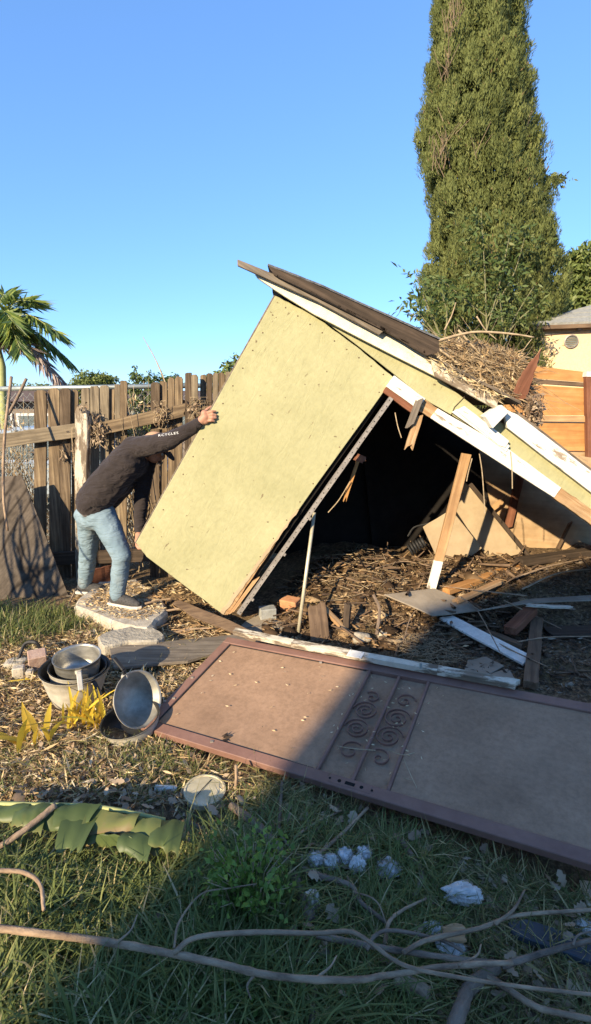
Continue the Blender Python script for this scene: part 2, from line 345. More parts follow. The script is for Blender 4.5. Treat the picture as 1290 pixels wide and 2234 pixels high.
    def build(s, name, mat, parent=None, smooth=False, bevel=0, origin=None):
        me = bpy.data.meshes.new(name)
        if parent is not None: o0 = WO[parent]
        elif origin is not None: o0 = Vector(origin)
        else:
            xs = [p.x for p in s.v]; ys = [p.y for p in s.v]; zs = [p.z for p in s.v]
            o0 = Vector(((min(xs) + max(xs)) / 2, (min(ys) + max(ys)) / 2, min(zs)))
        me.from_pydata([p - o0 for p in s.v], [], s.f)
        at = me.attributes.new('gr', 'FLOAT_VECTOR', 'POINT'); at.data.foreach_set('vector', [c for g in s.gr for c in g])
        bm = bmesh.new(); bm.from_mesh(me); bmesh.ops.recalc_face_normals(bm, faces=bm.faces); bm.to_mesh(me); bm.free()
        if smooth: me.shade_smooth()
        me.materials.append(MATS[mat]); o = bpy.data.objects.new(name, me); COL.objects.link(o)
        if parent is not None: o.parent = parent
        else: o.location = o0
        WO[o] = o0
        if bevel:
            b = o.modifiers.new('bevel', 'BEVEL'); b.width = bevel; b.segments = 1; b.limit_method = 'ANGLE'; b.angle_limit = .6
        return o
def empty(name, loc, label, cat, group=None):
    o = bpy.data.objects.new(name, None); o.empty_display_size = .1; COL.objects.link(o); o.location = loc; WO[o] = Vector(loc)
    return tag(o, label, cat, group)
def tag(o, label=None, cat=None, group=None, kind=None):
    if label: o['label'] = label
    if cat: o['category'] = cat
    if group: o['group'] = group
    if kind: o['kind'] = kind
    return o
def fast(name, V, Fq, mat, cv=None, parent=None, smooth=False):
    V = np.asarray(V, np.float32); Fq = np.asarray(Fq, np.int32); k = Fq.shape[1]
    o0 = np.array(WO[parent]) if parent is not None else np.zeros(3)
    me = bpy.data.meshes.new(name); me.vertices.add(len(V)); me.vertices.foreach_set('co', (V - o0.astype(np.float32)).ravel())
    me.loops.add(Fq.size); me.loops.foreach_set('vertex_index', Fq.ravel()); me.polygons.add(len(Fq))
    me.polygons.foreach_set('loop_start', np.arange(0, Fq.size, k, dtype=np.int32))
    if cv is not None:
        a = me.attributes.new('cv', 'FLOAT', 'POINT'); a.data.foreach_set('value', np.asarray(cv, np.float32))
    g = me.attributes.new('gr', 'FLOAT_VECTOR', 'POINT'); g.data.foreach_set('vector', V.ravel())
    me.update(calc_edges=True); me.validate()
    if smooth: me.shade_smooth()
    me.materials.append(MATS[mat]); o = bpy.data.objects.new(name, me); COL.objects.link(o)
    if parent is not None: o.parent = parent
    WO[o] = Vector(o0); return o
def unit(a): return a / (np.linalg.norm(a, axis=-1, keepdims=True) + 1e-9)
def leaves(C, D, L, Wd, fold=.25, N=None):
    """diamond leaves at C pointing along D, lengths L, widths Wd -> verts, quads"""
    n = len(C); D = unit(D); r = unit(np.cross(D, rng.normal(size=(n, 3)) if N is None else N)); nn = np.cross(r, D)
    L = np.broadcast_to(L, n)[:, None]; Wd = np.broadcast_to(Wd, n)[:, None]
    m = C + D * L * .45
    V = np.stack([C, m + r * Wd * .5 + nn * Wd * fold, C + D * L, m - r * Wd * .5 + nn * Wd * fold], 1).reshape(-1, 3)
    return V, np.arange(4 * n).reshape(n, 4)
def joinV(parts):
    Vs, Fs, Cs = [], [], []; o = 0
    for V, Fq, c in parts: Vs.append(V); Fs.append(Fq + o); Cs.append(c); o += len(V)
    return np.concatenate(Vs), np.concatenate(Fs), np.concatenate(Cs)
def inpoly(x, y, P):
    ins = np.zeros(len(x), bool)
    for i in range(len(P)):
        (x1, y1), (x2, y2) = P[i], P[(i + 1) % len(P)]; ins ^= ((y1 > y) != (y2 > y)) & (x < (x2 - x1) * (y - y1) / (y2 - y1 + 1e-12) + x1)
    return ins
def spline(pts, n=6):
    P = [Vector(p) for p in pts]; P = [P[0] * 2 - P[1]] + P + [P[-1] * 2 - P[-2]]; out = []
    for i in range(1, len(P) - 2):
        for k in range(n):
            t = k / n; a, b, c, d = P[i - 1], P[i], P[i + 1], P[i + 2]
            out.append(.5 * ((2 * b) + (c - a) * t + (2 * a - 5 * b + 4 * c - d) * t * t + (3 * b - a - 3 * c + d) * t ** 3))
    out.append(P[-2]); return out
def rods(A, B, r, sides=3):
    """many straight thin rods -> verts, quads"""
    n = len(A); d = unit(B - A); u = unit(np.cross(d, rng.normal(size=(n, 3)))); v = np.cross(d, u); r = np.broadcast_to(r, n)[:, None]
    ring = [u * math.cos(2 * math.pi * k / sides) + v * math.sin(2 * math.pi * k / sides) for k in range(sides)]
    V = np.stack([A + q * r for q in ring] + [B + q * r * .6 for q in ring], 1).reshape(-1, 3); base = np.arange(n)[:, None] * 2 * sides
    Fq = np.concatenate([base + np.array([[k, (k + 1) % sides, sides + (k + 1) % sides, sides + k]]) for k in range(sides)])
    return V, Fq

# ================================================================== SETTING
def axis(lo, hi, step, far):
    a = list(np.arange(lo, hi + 1e-6, step)); s = step; x = a[-1]; up = []
    while x < far: s *= 1.25; x += s; up.append(x)
    s = step; x = a[0]; dn = []
    while x > -far: s *= 1.25; x -= s; dn.append(x)
    return np.array(dn[::-1] + a + up)
xs = axis(-3.4, 4.4, .04, 400); ys = axis(.3, 7.2, .04, 400)
X, Yg = np.meshgrid(xs, ys); Zg = gh(X, Yg); nx, ny = len(xs), len(ys)
idx = np.arange(nx * ny).reshape(ny, nx)
o = fast('ground', np.stack([X, Yg, Zg], -1).reshape(-1, 3), np.stack([idx[:-1, :-1], idx[:-1, 1:], idx[1:, 1:], idx[1:, :-1]], -1).reshape(-1, 4), 'soil', smooth=True)
tag(o, kind='structure')

# unseen house behind the photographer, sized and placed to shape the lower-right shadow
hy = -8.0; gx0, gx1 = -6.64, 1.9; ez = 6.11; pk = (gx0 + gx1) / 2; pz = ez + (pk - gx0) * .47
hb = empty('house', (pk, hy - 4, 0), 'unseen white gabled house behind the photographer, shaped to throw the shadow', 'house')
MB().sheet([(gx0, hy, -.2), (gx1 - .25, hy, -.2), (gx1 - .25, hy, ez), (pk, hy, pz - .12), (gx0, hy, ez)], (0, -8, 0)).build('wall', 'off_house', hb)
for sx, xe in ((-1, gx0), (1, gx1)):
    MB().sheet([(pk, hy + .05, pz - .08), (xe, hy + .05, ez - .08), (xe, hy - 8.2, ez - .08), (pk, hy - 8.2, pz - .08)], (0, 0, .08)).build('roof_slope', 'shingle', hb)
for x in (-4.6, -.2):
    for z in (1.5, 4.3): wn = MB().box((x, hy + .02, z), (1.2, .08, 1.3)).build('window', 'far_white', hb); MB().box((x, hy + .06, z), (1.04, .04, 1.14)).build('pane', 'car_glass', wn)

# ---------------------------------------------------------------- background left
def leafball(parts, c, r, n, ls, seedcv=(0, 1), shell=.55):
    d = unit(rng.normal(size=(n, 3))); rad = shell + (1 - shell) * rng.random((n, 1)) ** .6
    lump = 1 + .16 * np.sin(d[:, :1] * 7 + c[0]) * np.cos(d[:, 2:3] * 6 + c[1])
    C = np.array(c) + d * rad * lump * np.array(r); D = rng.normal(size=(n, 3)) + [0, 0, -.4]
    V, Fq = leaves(C, D, ls * rng.uniform(.6, 1.3, n), ls * .5 * rng.uniform(.6, 1.2, n), .2, d + rng.normal(size=(n, 3)) * .5 + [0, -.3, .3]); cv = np.repeat(np.clip(rng.normal(.5, .22, n), 0, 1), 4)
    parts.append((V, Fq, cv))
def tree(name, label, cat, base, balls, n, ls, mat, trunk_r=.12, group=None, bark='bark', shell=.35):
    t = empty(name, base, label, cat, group); b = Vector(base); tm = MB()
    for c, r in balls:
        c = Vector(c); mid = b.lerp(c, .5) + Vector((random.uniform(-.1, .1), random.uniform(-.1, .1), 0))
        tm.tube([b + Vector((random.uniform(-.05, .05), 0, -.05)), mid, c + Vector((0, 0, r[2] * .4))], [trunk_r, trunk_r * .6, trunk_r * .15], 7)
    tm.build('trunk', bark, t, smooth=True); parts = []
    for c, r in balls:
        m = max(1, int(n / len(balls) / 16))
        for _ in range(m):
            d = Vector(rng.normal(size=3)).normalized(); q = Vector(c) + Vector((d.x * r[0], d.y * r[1], d.z * r[2])) * random.uniform(.45, 1.0)
            leafball(parts, q, [.26 * x for x in r], 16, ls, shell=.1)
    V, Fq, cv = joinV(parts); fast('crown', V, Fq, mat, cv, t)
    return t
def at(px, py, y): p = Y(px, py, y); return (p.x, p.y, p.z)
def onground(px, y): p = Y(px, 900, y); return (p.x, y, 0)
B = lambda px, py, y, rx, rz=None: (at(px, py, y), (rx, rx, rz or rx))
tree('round_tree', 'rounded bright green tree behind the left fence', 'tree', onground(200, 15), [B(200, 850, 15, .58, .50), B(225, 845, 15.2, .42, .40), B(170, 858, 15, .42, .32)], 9000, .10, 'tree_leaf')
tree('garden_bush', 'low green bushes just right of the palm trunk', 'bush', onground(75, 17), [B(50, 868, 17, .6, .45), B(95, 864, 17, .55, .40), B(130, 866, 17, .4, .32)], 6000, .11, 'tree_leaf')
tree('young_tree', 'thin open-crowned tree above the gap in the fence', 'tree', onground(335, 11), [B(295, 832, 11, .22, .30), B(335, 838, 11, .26, .26), B(372, 840, 11, .25, .24), B(300, 868, 11, .3, .3), B(350, 870, 11, .3, .3)], 2400, .08, 'sapling_leaf', .03, shell=.1)
tree('leafy_shrub', 'green shrub showing just beside the upper left edge of the shed wall', 'shrub', onground(500, 9), [B(505, 815, 9, .25, .22), B(470, 838, 9, .22, .16), B(540, 800, 9, .3, .25)], 2500, .08, 'tree_leaf', .03)
tree('yellow_green_bush', 'bright yellow green bush seen low through the fence gap', 'bush', onground(300, 6.6), [B(292, 945, 6.6, .22, .16), B(330, 950, 6.6, .2, .16)], 2400, .06, 'tree_leaf', .02)
# unseen trees added beside that house to throw broken shade at the lower left
for k, (x, top) in enumerate([(-7.3, 4.75), (-8.4, 4.5), (-9.6, 5.0), (-10.8, 5.4), (-12.0, 5.6)]):
    lb = ('nearest the white house', 'second from the white house', 'third from the white house', 'fourth from the white house', 'farthest from the white house')[k]
    tree('shade_tree', 'unseen tree added for shade behind the photographer, ' + lb, 'tree', (x, -8, 0), [((x + q * .3, -8, zc), (.75, .75, rz)) for q, zc, rz in ((-1, top - 1.1, 1.0), (1, top - 1.2, 1.05), (0, top - 2.6, 1.1), (0, 1.0, 1.0))], 4200, .24, 'tree_leaf', .12)
# thin bare stalk above the young tree
MB().tube(spline([at(375, 870, 10.5), at(352, 812, 10.5), at(335, 775, 10.5), at(312, 735, 10.5)]), [.014] * 10 + [.010] * 6 + [.006] * 3, 4).build('bare_stalk', 'twig_tan')
tag(bpy.data.objects['bare_stalk'], 'single long bare stalk curving up into the sky above the fence', 'stalk')
# dry yellow shrub left of the fence boards and in the gap
def twigbush(name, label, px, py0, y, spread, height, n, mat='twig_tan', base_z=0.0):
    t = empty(name, (Y(px, py0, y).x, y, base_z), label, 'shrub'); b = np.array(WO[t])
    A = b + rng.normal(size=(n, 3)) * [spread * .35, .12, 0] + [0, 0, 1] * rng.random((n, 1)) * height * .55
    Bp = A + rng.normal(size=(n, 3)) * [spread * .35, .15, height * .1] + np.array([0, 0, 1]) * height * rng.uniform(.15, .5, (n, 1))
    V, Fq = rods(A, Bp, .0045); fast('stems', V, Fq, mat, None, t)
    k = n * 2; C = b + rng.normal(size=(k, 3)) * [spread * .5, .15, 0] + [0, 0, 1] * rng.random((k, 1)) * height
    V, Fq = leaves(C, rng.normal(size=(k, 3)) + [0, 0, .5], .07, .016); fast('foliage', V, Fq, 'straw', np.repeat(rng.random(k), 4), t)
twigbush('dry_shrub', 'straw coloured dry shrub below the palm, behind the chain link', 18, 920, 5.9, .45, 1.55, 260)
twigbush('dry_shrub', 'tangle of dry twigs filling the upper gap between fence boards', 305, 880, 5.3, .30, 1.75, 240)
# palm
def frond(t, a, b, sag, side, mat, n=46, ll=.48):
    a, b = Vector(a), Vector(b); mid = a.lerp(b, .5) + Vector((0, 0, sag)); pts = spline([a, mid, b], 10)
    m = MB().tube(pts, [.018 * (1 - i / len(pts) * .8) for i in range(len(pts))], 4).build('rib', 'palm_trunk' if mat == 'palm_leaf' else 'twig_tan', t)
    P = np.array(pts); C = []; D = []
    for i in np.linspace(1, len(P) - 1.01, n):
        k = int(i); p = P[k] * (1 - i + k) + P[k + 1] * (i - k); tg = P[k + 1] - P[k]; tg /= np.linalg.norm(tg)
        lat = np.cross(tg, [0, 0, 1]); lat /= np.linalg.norm(lat) + 1e-9
        for s in (-1, 1):
            for q in range(2): C.append(p + rng.normal(size=3) * .01); D.append(lat * s * .7 + tg * (.5 + .5 * i / len(P)) + np.array([0, 0, -side + rng.normal() * .22]) + rng.normal(size=3) * .12)
    C, D = np.array(C), np.array(D); L = ll * rng.uniform(.75, 1.1, len(C)); V, Fq = leaves(C, D, L, .05, .1)
    fast('frond', V, Fq, mat, np.repeat(np.clip(rng.normal(.5, .25, len(C)), 0, 1), 4), m)
pc = Y(-8, 745, 11); pt = empty('palm_tree', (pc.x, 11, 0), 'tall palm with drooping green fronds at the left edge', 'palm')
MB().tube([(pc.x - .05, 11, -.1), Y(6, 860, 11), Y(4, 800, 11), Y(-6, 750, 11)], [.10, .075, .08, .05], 12).build('trunk', 'palm_trunk', pt, smooth=True)
for (bx, by, dy, sag, sd_, mt) in [(70, 655, 10.6, .30, .3, 'palm_leaf'), (122, 722, 10.4, .40, .55, 'palm_leaf'), (146, 780, 11.2, .38, .75, 'palm_leaf'), (138, 838, 10.8, .30, .4, 'palm_dead'),
                              (28, 700, 9.9, .35, .5, 'palm_leaf'), (-60, 650, 11, .3, .4, 'palm_leaf'), (-130, 720, 11, .4, .6, 'palm_leaf'), (-120, 800, 10.6, .4, .7, 'palm_leaf'),
                              (10, 640, 11.5, .2, .3, 'palm_leaf'), (95, 760, 12, .45, .8, 'palm_leaf'), (45, 760, 9.8, .5, .6, 'palm_leaf')]:
    frond(pt, pc, Y(bx, by, dy), sag, sd_, mt)
# far houses
def farhouse(name, label, px0, px1, y, eave, ridge, wall):
    a = Y(px0, 900, y).x; b = Y(px1, 900, y).x; t = empty(name, ((a + b) / 2, y, 0), label, 'house')
    MB().box(((a + b) / 2, y + 2.5, eave / 2 - .02), (b - a, 5, eave + .04)).build('wall', wall, t)
    MB().sheet([(a - .4, y - .4, eave), (a - .4, y + 5.4, eave), (a - .4, y + 2.5, ridge)], (b - a + .8, 0, 0)).build('roof', 'brown_roof', t)
    for k in range(3):
        x = a + (b - a) * (.2 + .28 * k); wn = MB().box((x, y - .02, eave * .56), (1.0, .06, .9)).build('window', 'far_white', t); MB().box((x, y - .06, eave * .56), (.86, .03, .76)).build('pane', 'car_glass', wn)
    return t
farhouse('distant_house', 'brown roofed low house seen behind the chain link at left', -160, 150, 15, 1.75, 2.25, 'far_wall')
farhouse('distant_house', 'dark red roofed house glimpsed through the gap in the fence', 250, 470, 17, 1.8, 2.15, 'far_wall')
# parked car
def car():
    y = 7.6; x0 = -5.2; x1 = -1.95
    t = empty('parked_car', ((x0 + x1) / 2, y + .8, 0), 'pale blue silver car parked behind the chain link fence', 'car')
    L = x1 - x0; P = lambda u, z: (x0 + u * L, y, z)
    body = [(.0, .35), (.0, .72), (.03, .86), (.16, .9), (.86, .88), (.97, .80), (1, .62), (1, .35)]
    MB().sheet([P(*q) for q in body], (0, 1.6, 0)).build('body', 'car_paint', t, bevel=.05)
    MB().sheet([(P(*q)[0], y + .12, q[1]) for q in [(.10, .88), (.24, 1.30), (.34, 1.36), (.62, 1.34), (.82, .88)]], (0, 1.36, 0)).build('cabin', 'car_paint', t, bevel=.05)
    for q in ([(.15, .92), (.26, 1.25), (.42, 1.29), (.42, .92)], [(.45, .92), (.45, 1.29), (.60, 1.27), (.76, .92)]):
        MB().sheet([(P(*c)[0], y + .10, c[1]) for c in q], (0, .03, 0)).build('window', 'car_glass', t)
    for u in (.19, .80):
        for yy in (y + .02, y + 1.42):
            wl = MB().lathe([(.30, 0), (.31, .03), (.31, .15), (.30, .18)], P(u, .31)[:1] + (yy, .31), (0, 1, 0), 20).build('wheel', 'black_rubber', t)
            MB().lathe([(.19, -.005), (.17, .01), (.05, .015)], P(u, .31)[:1] + (yy - .004, .31), (0, 1, 0), 16).build('rim', 'steel_dull', wl)
    MB().box((x1 - .02, y + .3, .66), (.08, .35, .12)).build('headlight', 'far_white', t); MB().box((x1 - .02, y + 1.3, .66), (.08, .35, .12)).build('headlight', 'far_white', t)
car()
# chain link fence
cl = empty('chain_link_fence', (-3, 5.45, 0), 'grey chain link fence with a round top rail behind the wooden boards', 'fence')
ra, rb = Y(-160, 851, 5.45), Y(520, 840, 5.45)
MB().tube([ra, rb], .024, 10).build('top_rail', 'galv', cl, smooth=True)
for px in (-30, 545):
    p = Y(px, 850, 5.45); MB().tube([(p.x, 5.5, -.1), (p.x, 5.5, p.z + .03)], .028, 10).build('post', 'galv', cl, smooth=True)
A = []; Bq = []; x0, x1, zt = ra.x, Y(420, 845, 5.45).x, ra.z - .03; st = .075
n0 = int((x1 - x0 + zt) / st)
for k in range(n0):
    xa = x0 - zt + k * st
    a, b = xa, xa + zt; za, zb = 0.0, zt
    if a < x0: za += x0 - a; a = x0
    if b > x1: zb -= b - x1; b = x1
    if b > a: A.append((a, 5.45, za)); Bq.append((b, 5.45, zb)); A.append((x0 + x1 - a, 5.456, za)); Bq.append((x0 + x1 - b, 5.456, zb))
V, Fq = rods(np.array(A), np.array(Bq), .0028); fast('wire_mesh', V, Fq, 'galv', None, cl)

# ---------------------------------------------------------------- wooden fence
FY = 4.98
wf = empty('wooden_fence', (Y(280, 1250, FY).x, FY, 0), 'weathered broken wooden board fence behind the bending man', 'fence')
def fboard(x0, x1, top, bot, mat='fence_wood', dy=0.0, lean=0):
    lean = random.uniform(-4, 4); mat = random.choice(('fence_wood', 'fence_wood', 'fence_wood_grey', 'fence_wood_dark')); dy += random.uniform(-.006, .012)
    a = Y((x0 + x1) / 2 + lean, bot, FY + dy); b = Y((x0 + x1) / 2, top, FY + dy); wd = abs(Y(x1, top, FY).x - Y(x0, top, FY).x)
    if bot >= 1240: a = Vector((a.x, FY + dy, -.06))
    m = MB(); d = (b - a).normalized(); c = wd * .28
    side = Vector((1, 0, 0)); out = []
    jz = [random.uniform(-.012, .012) for _ in range(4)]
    prof = [a - side * wd / 2, a + side * wd / 2, b + side * wd / 2 - d * (c * .6 - jz[0]), b + side * (wd * .26) + d * jz[1] * .3, b - side * (wd * .26) + d * jz[2] * .3, b - side * wd / 2 - d * (c * .6 + jz[3])]
    m.sheet(prof, (0, .02, 0), .0015, 4, frame=(d, side)); return m.build('board', mat, wf, bevel=.003)
for x0, x1, top, bot, mt, dy in [
        (74, 102, 851, 1260, 'fence_wood_grey', .03), (104, 130, 847, 1260, 'fence_wood_grey', .036), (131, 154, 847, 1260, 'fence_wood_grey', .03), (155, 171, 850, 1260, 'fence_wood', .06),
        (177, 196, 846, 1000, 'fence_wood', .07), (197, 217, 842, 1260, 'fence_wood_grey', .03), (218, 238, 841, 1260, 'fence_wood_grey', .036), (238, 250, 849, 1260, 'fence_wood', .06), (250, 262, 838, 1260, 'fence_wood', .03), (262, 278, 830, 1260, 'fence_wood', .036),
        (329, 349, 834, 1260, 'fence_wood', .03), (349, 365, 832, 1260, 'fence_wood', .05), (366, 381, 824, 1260, 'fence_wood', .034), (382, 399, 821, 1260, 'fence_wood', .03),
        (437, 450, 817, 1260, 'fence_wood', .03), (451, 463, 815, 1260, 'fence_wood', .036), (464, 476, 814, 1260, 'fence_wood', .03), (477, 491, 813, 1260, 'fence_wood', .036), (492, 507, 811, 1260, 'fence_wood', .03), (508, 524, 809, 1260, 'fence_wood', .036), (525, 541, 808, 1260, 'fence_wood', .03)]:
    fboard(x0, x1, top, bot, mt, dy)
for x0, x1, top in ((404, 418, 813), (417, 432, 817)): fboard(x0, x1, top, 1260, 'fence_wood_grey', -.05)
# rails, nailed on this side
def rail(pa, pb, wpx, mat, dy, jag=(0.01, .01)):
    a, b = Y(*pa, FY + dy), Y(*pb, FY + dy); MB().plank(a, b, (0, 0, wpx / F * 5), (0, .04, 0), 6, .003, jag).build('rail', mat, wf, bevel=.003)
rail((-40, 968), (172, 938), 30, 'fence_wood_grey', -.03); rail((200, 940), (408, 893), 27, 'fence_wood', -.03, (.01, .03)); rail((432, 900), (540, 884), 20, 'fence_wood', -.03); rail((100, 1220), (420, 1205), 30, 'dark_wood', -.03)
# split post in front
p0, p1 = Y(180, 1262, FY - .09), Y(181, 893, FY - .09); p0.z = -.1
MB().plank(p0, p1, (.115, 0, 0), (0, .09, 0), 10, .006, (0, .03)).build('post', 'worn_paint_wood', wf, bevel=.008)

def tangle(name, label, cat, centre, size, n, r=.0017, mat='twig_tan', lv=0):
    t = empty(name, centre, label, cat); c = np.array(centre)
    m = MB(); n = int(n * 1.2); size = size * .8; lv = int(lv * 2)
    for _ in range(n):
        p = c + rng.normal(size=3) * size * .5; d = rng.normal(size=3); pts = [Vector(p)]
        for k in range(4): d = d * .6 + rng.normal(size=3); p = p + d * size * .28; p = c + np.clip(p - c, -np.array(size) * 1.2, np.array(size) * 1.2); pts.append(Vector(p))
        m.tube(spline(pts, 3), random.uniform(.6, 1.3) * r, 3)
    m.build('stems', mat, t)
    if lv:
        C = c + rng.normal(size=(lv, 3)) * size * .55; V, Fq = leaves(C, rng.normal(size=(lv, 3)) + [0, 0, -.6], rng.uniform(.02, .06, lv), .022)
        fast('leaves', V, Fq, 'dry_leaf', np.repeat(rng.random(lv), 4), t)
    return t
tangle('dry_vine', 'dry vine tangle on top of the split fence post', 'vine', at(185, 898, FY - .1), np.array([.05, .05, .07]), 26, lv=24)
tangle('dry_vine', 'dry leafy vine hanging right of the split fence post', 'vine', at(215, 940, FY - .1), np.array([.07, .05, .16]), 22, lv=46)
tangle('dry_vine', 'pale dry vine strands running down the left of the split post', 'vine', at(163, 1010, FY - .1), np.array([.02, .04, .34]), 20, lv=10)
tangle('dry_vine', 'dry straw vine draped over the fence rail above the man', 'vine', at(350, 905, FY - .08), np.array([.07, .04, .13]), 30, lv=30)
tangle('dry_vine', 'dry vine curl on the board left of the split post', 'vine', at(138, 995, FY - .03), np.array([.03, .03, .07]), 16, lv=8)
tangle('dry_vine', 'dry vine tangle on the fence beside the raised hand', 'vine', at(430, 890, FY - .08), np.array([.10, .04, .10]), 28, lv=24)

# ---------------------------------------------------------------- leaning plywood, stick at left
def ply():
    n = Vector((.12, -1, .30)).normalized(); q0 = Vector((Y(60, 1330, 4.45).x, 4.45, .0))
    pts = [PP(*c, q0, n) for c in [(-90, 1120), (-40, 1045), (47, 1036), (150, 1300), (128, 1336), (-90, 1346)]]
    m = MB().sheet(pts, -n * -.016 if False else n * -.016, .003, 5, frame=((.55, 0, .8), (.8, 0, -.55))); o = m.build('plywood_sheet', 'swirl_ply')
    tag(o, 'dark weathered plywood sheet leaning against the fence at left', 'plywood')
ply()
def branch(name, label, cat, pts, r0, r1, mat='bark', sides=7, subs=(), group=None, sub=7, knots=0):
    P = spline(pts, sub); N = len(P)
    rad = [r0 + (r1 - r0) * i / (N - 1) for i in range(N)]
    for i in range(1, N - 1): rad[i] *= random.uniform(.965, 1.035); P[i] = P[i] + Vector((random.uniform(-1, 1), random.uniform(-1, 1), random.uniform(-1, 1))) * r0 * .07
    for k in range(knots): i = random.randrange(2, N - 2); rad[i] *= 1.16
    m = MB().tube(P, rad, sides)
    if not subs: return tag(m.build(name, mat, smooth=True), label, cat, group)
    o = m.build(name, mat, smooth=True); tag(o, label, cat, group)
    for sp, a, b in subs:
        Q = spline(sp, sub); M_ = len(Q); MB().tube(Q, [(a + (b - a) * i / (M_ - 1)) * random.uniform(.92, 1.08) for i in range(M_)], 6).build('side_branch', mat, o, smooth=True)
    return o
branch('leaning_stick', 'thin upright stick leaning on the plywood at the left edge', 'stick', [Y(17, 1158, 4.2), Y(8, 1080, 4.3), Y(10, 960, 4.5), Y(25, 822, 4.75)], .010, .013, 'bark_pale')
branch('leaning_stick', 'dark slanting stick behind the thin upright one at left', 'stick', [Y(18, 905, 5.2), Y(38, 868, 5.2), Y(58, 826, 5.2)], .016, .014, 'bark')
branch('leaning_stick', 'short thin reddish stake at the foot of the plywood', 'stick', [G(140, 1345, .0), G(166, 1284, .10)], .007, .006, 'bark_pale')
# unseen shrub added outside the left edge to throw streaky shadows on the plywood
bs = empty('shadow_shrub', (-3.35, 2.75, 0), 'unseen leafless shrub added outside the left edge to throw shadows', 'shrub'); m = MB()
for k in range(22):
    a = Vector((-3.35 + random.uniform(-.25, .3), 2.75 + random.uniform(-.1, .1), 0)); d = Vector((random.uniform(-.35, .25), random.uniform(-.3, .3), 1))
    pts = [a, a + d * .6 + Vector((random.uniform(-.1, .1), 0, 0)), a + d * 1.2 + Vector((random.uniform(-.15, .15), random.uniform(-.1, .1), 0)), a + d * random.uniform(1.4, 1.9)]
    m.tube(spline(pts, 4), [.020 - .0013 * i for i in range(13)], 5)
m.build('stems', 'bark', bs)

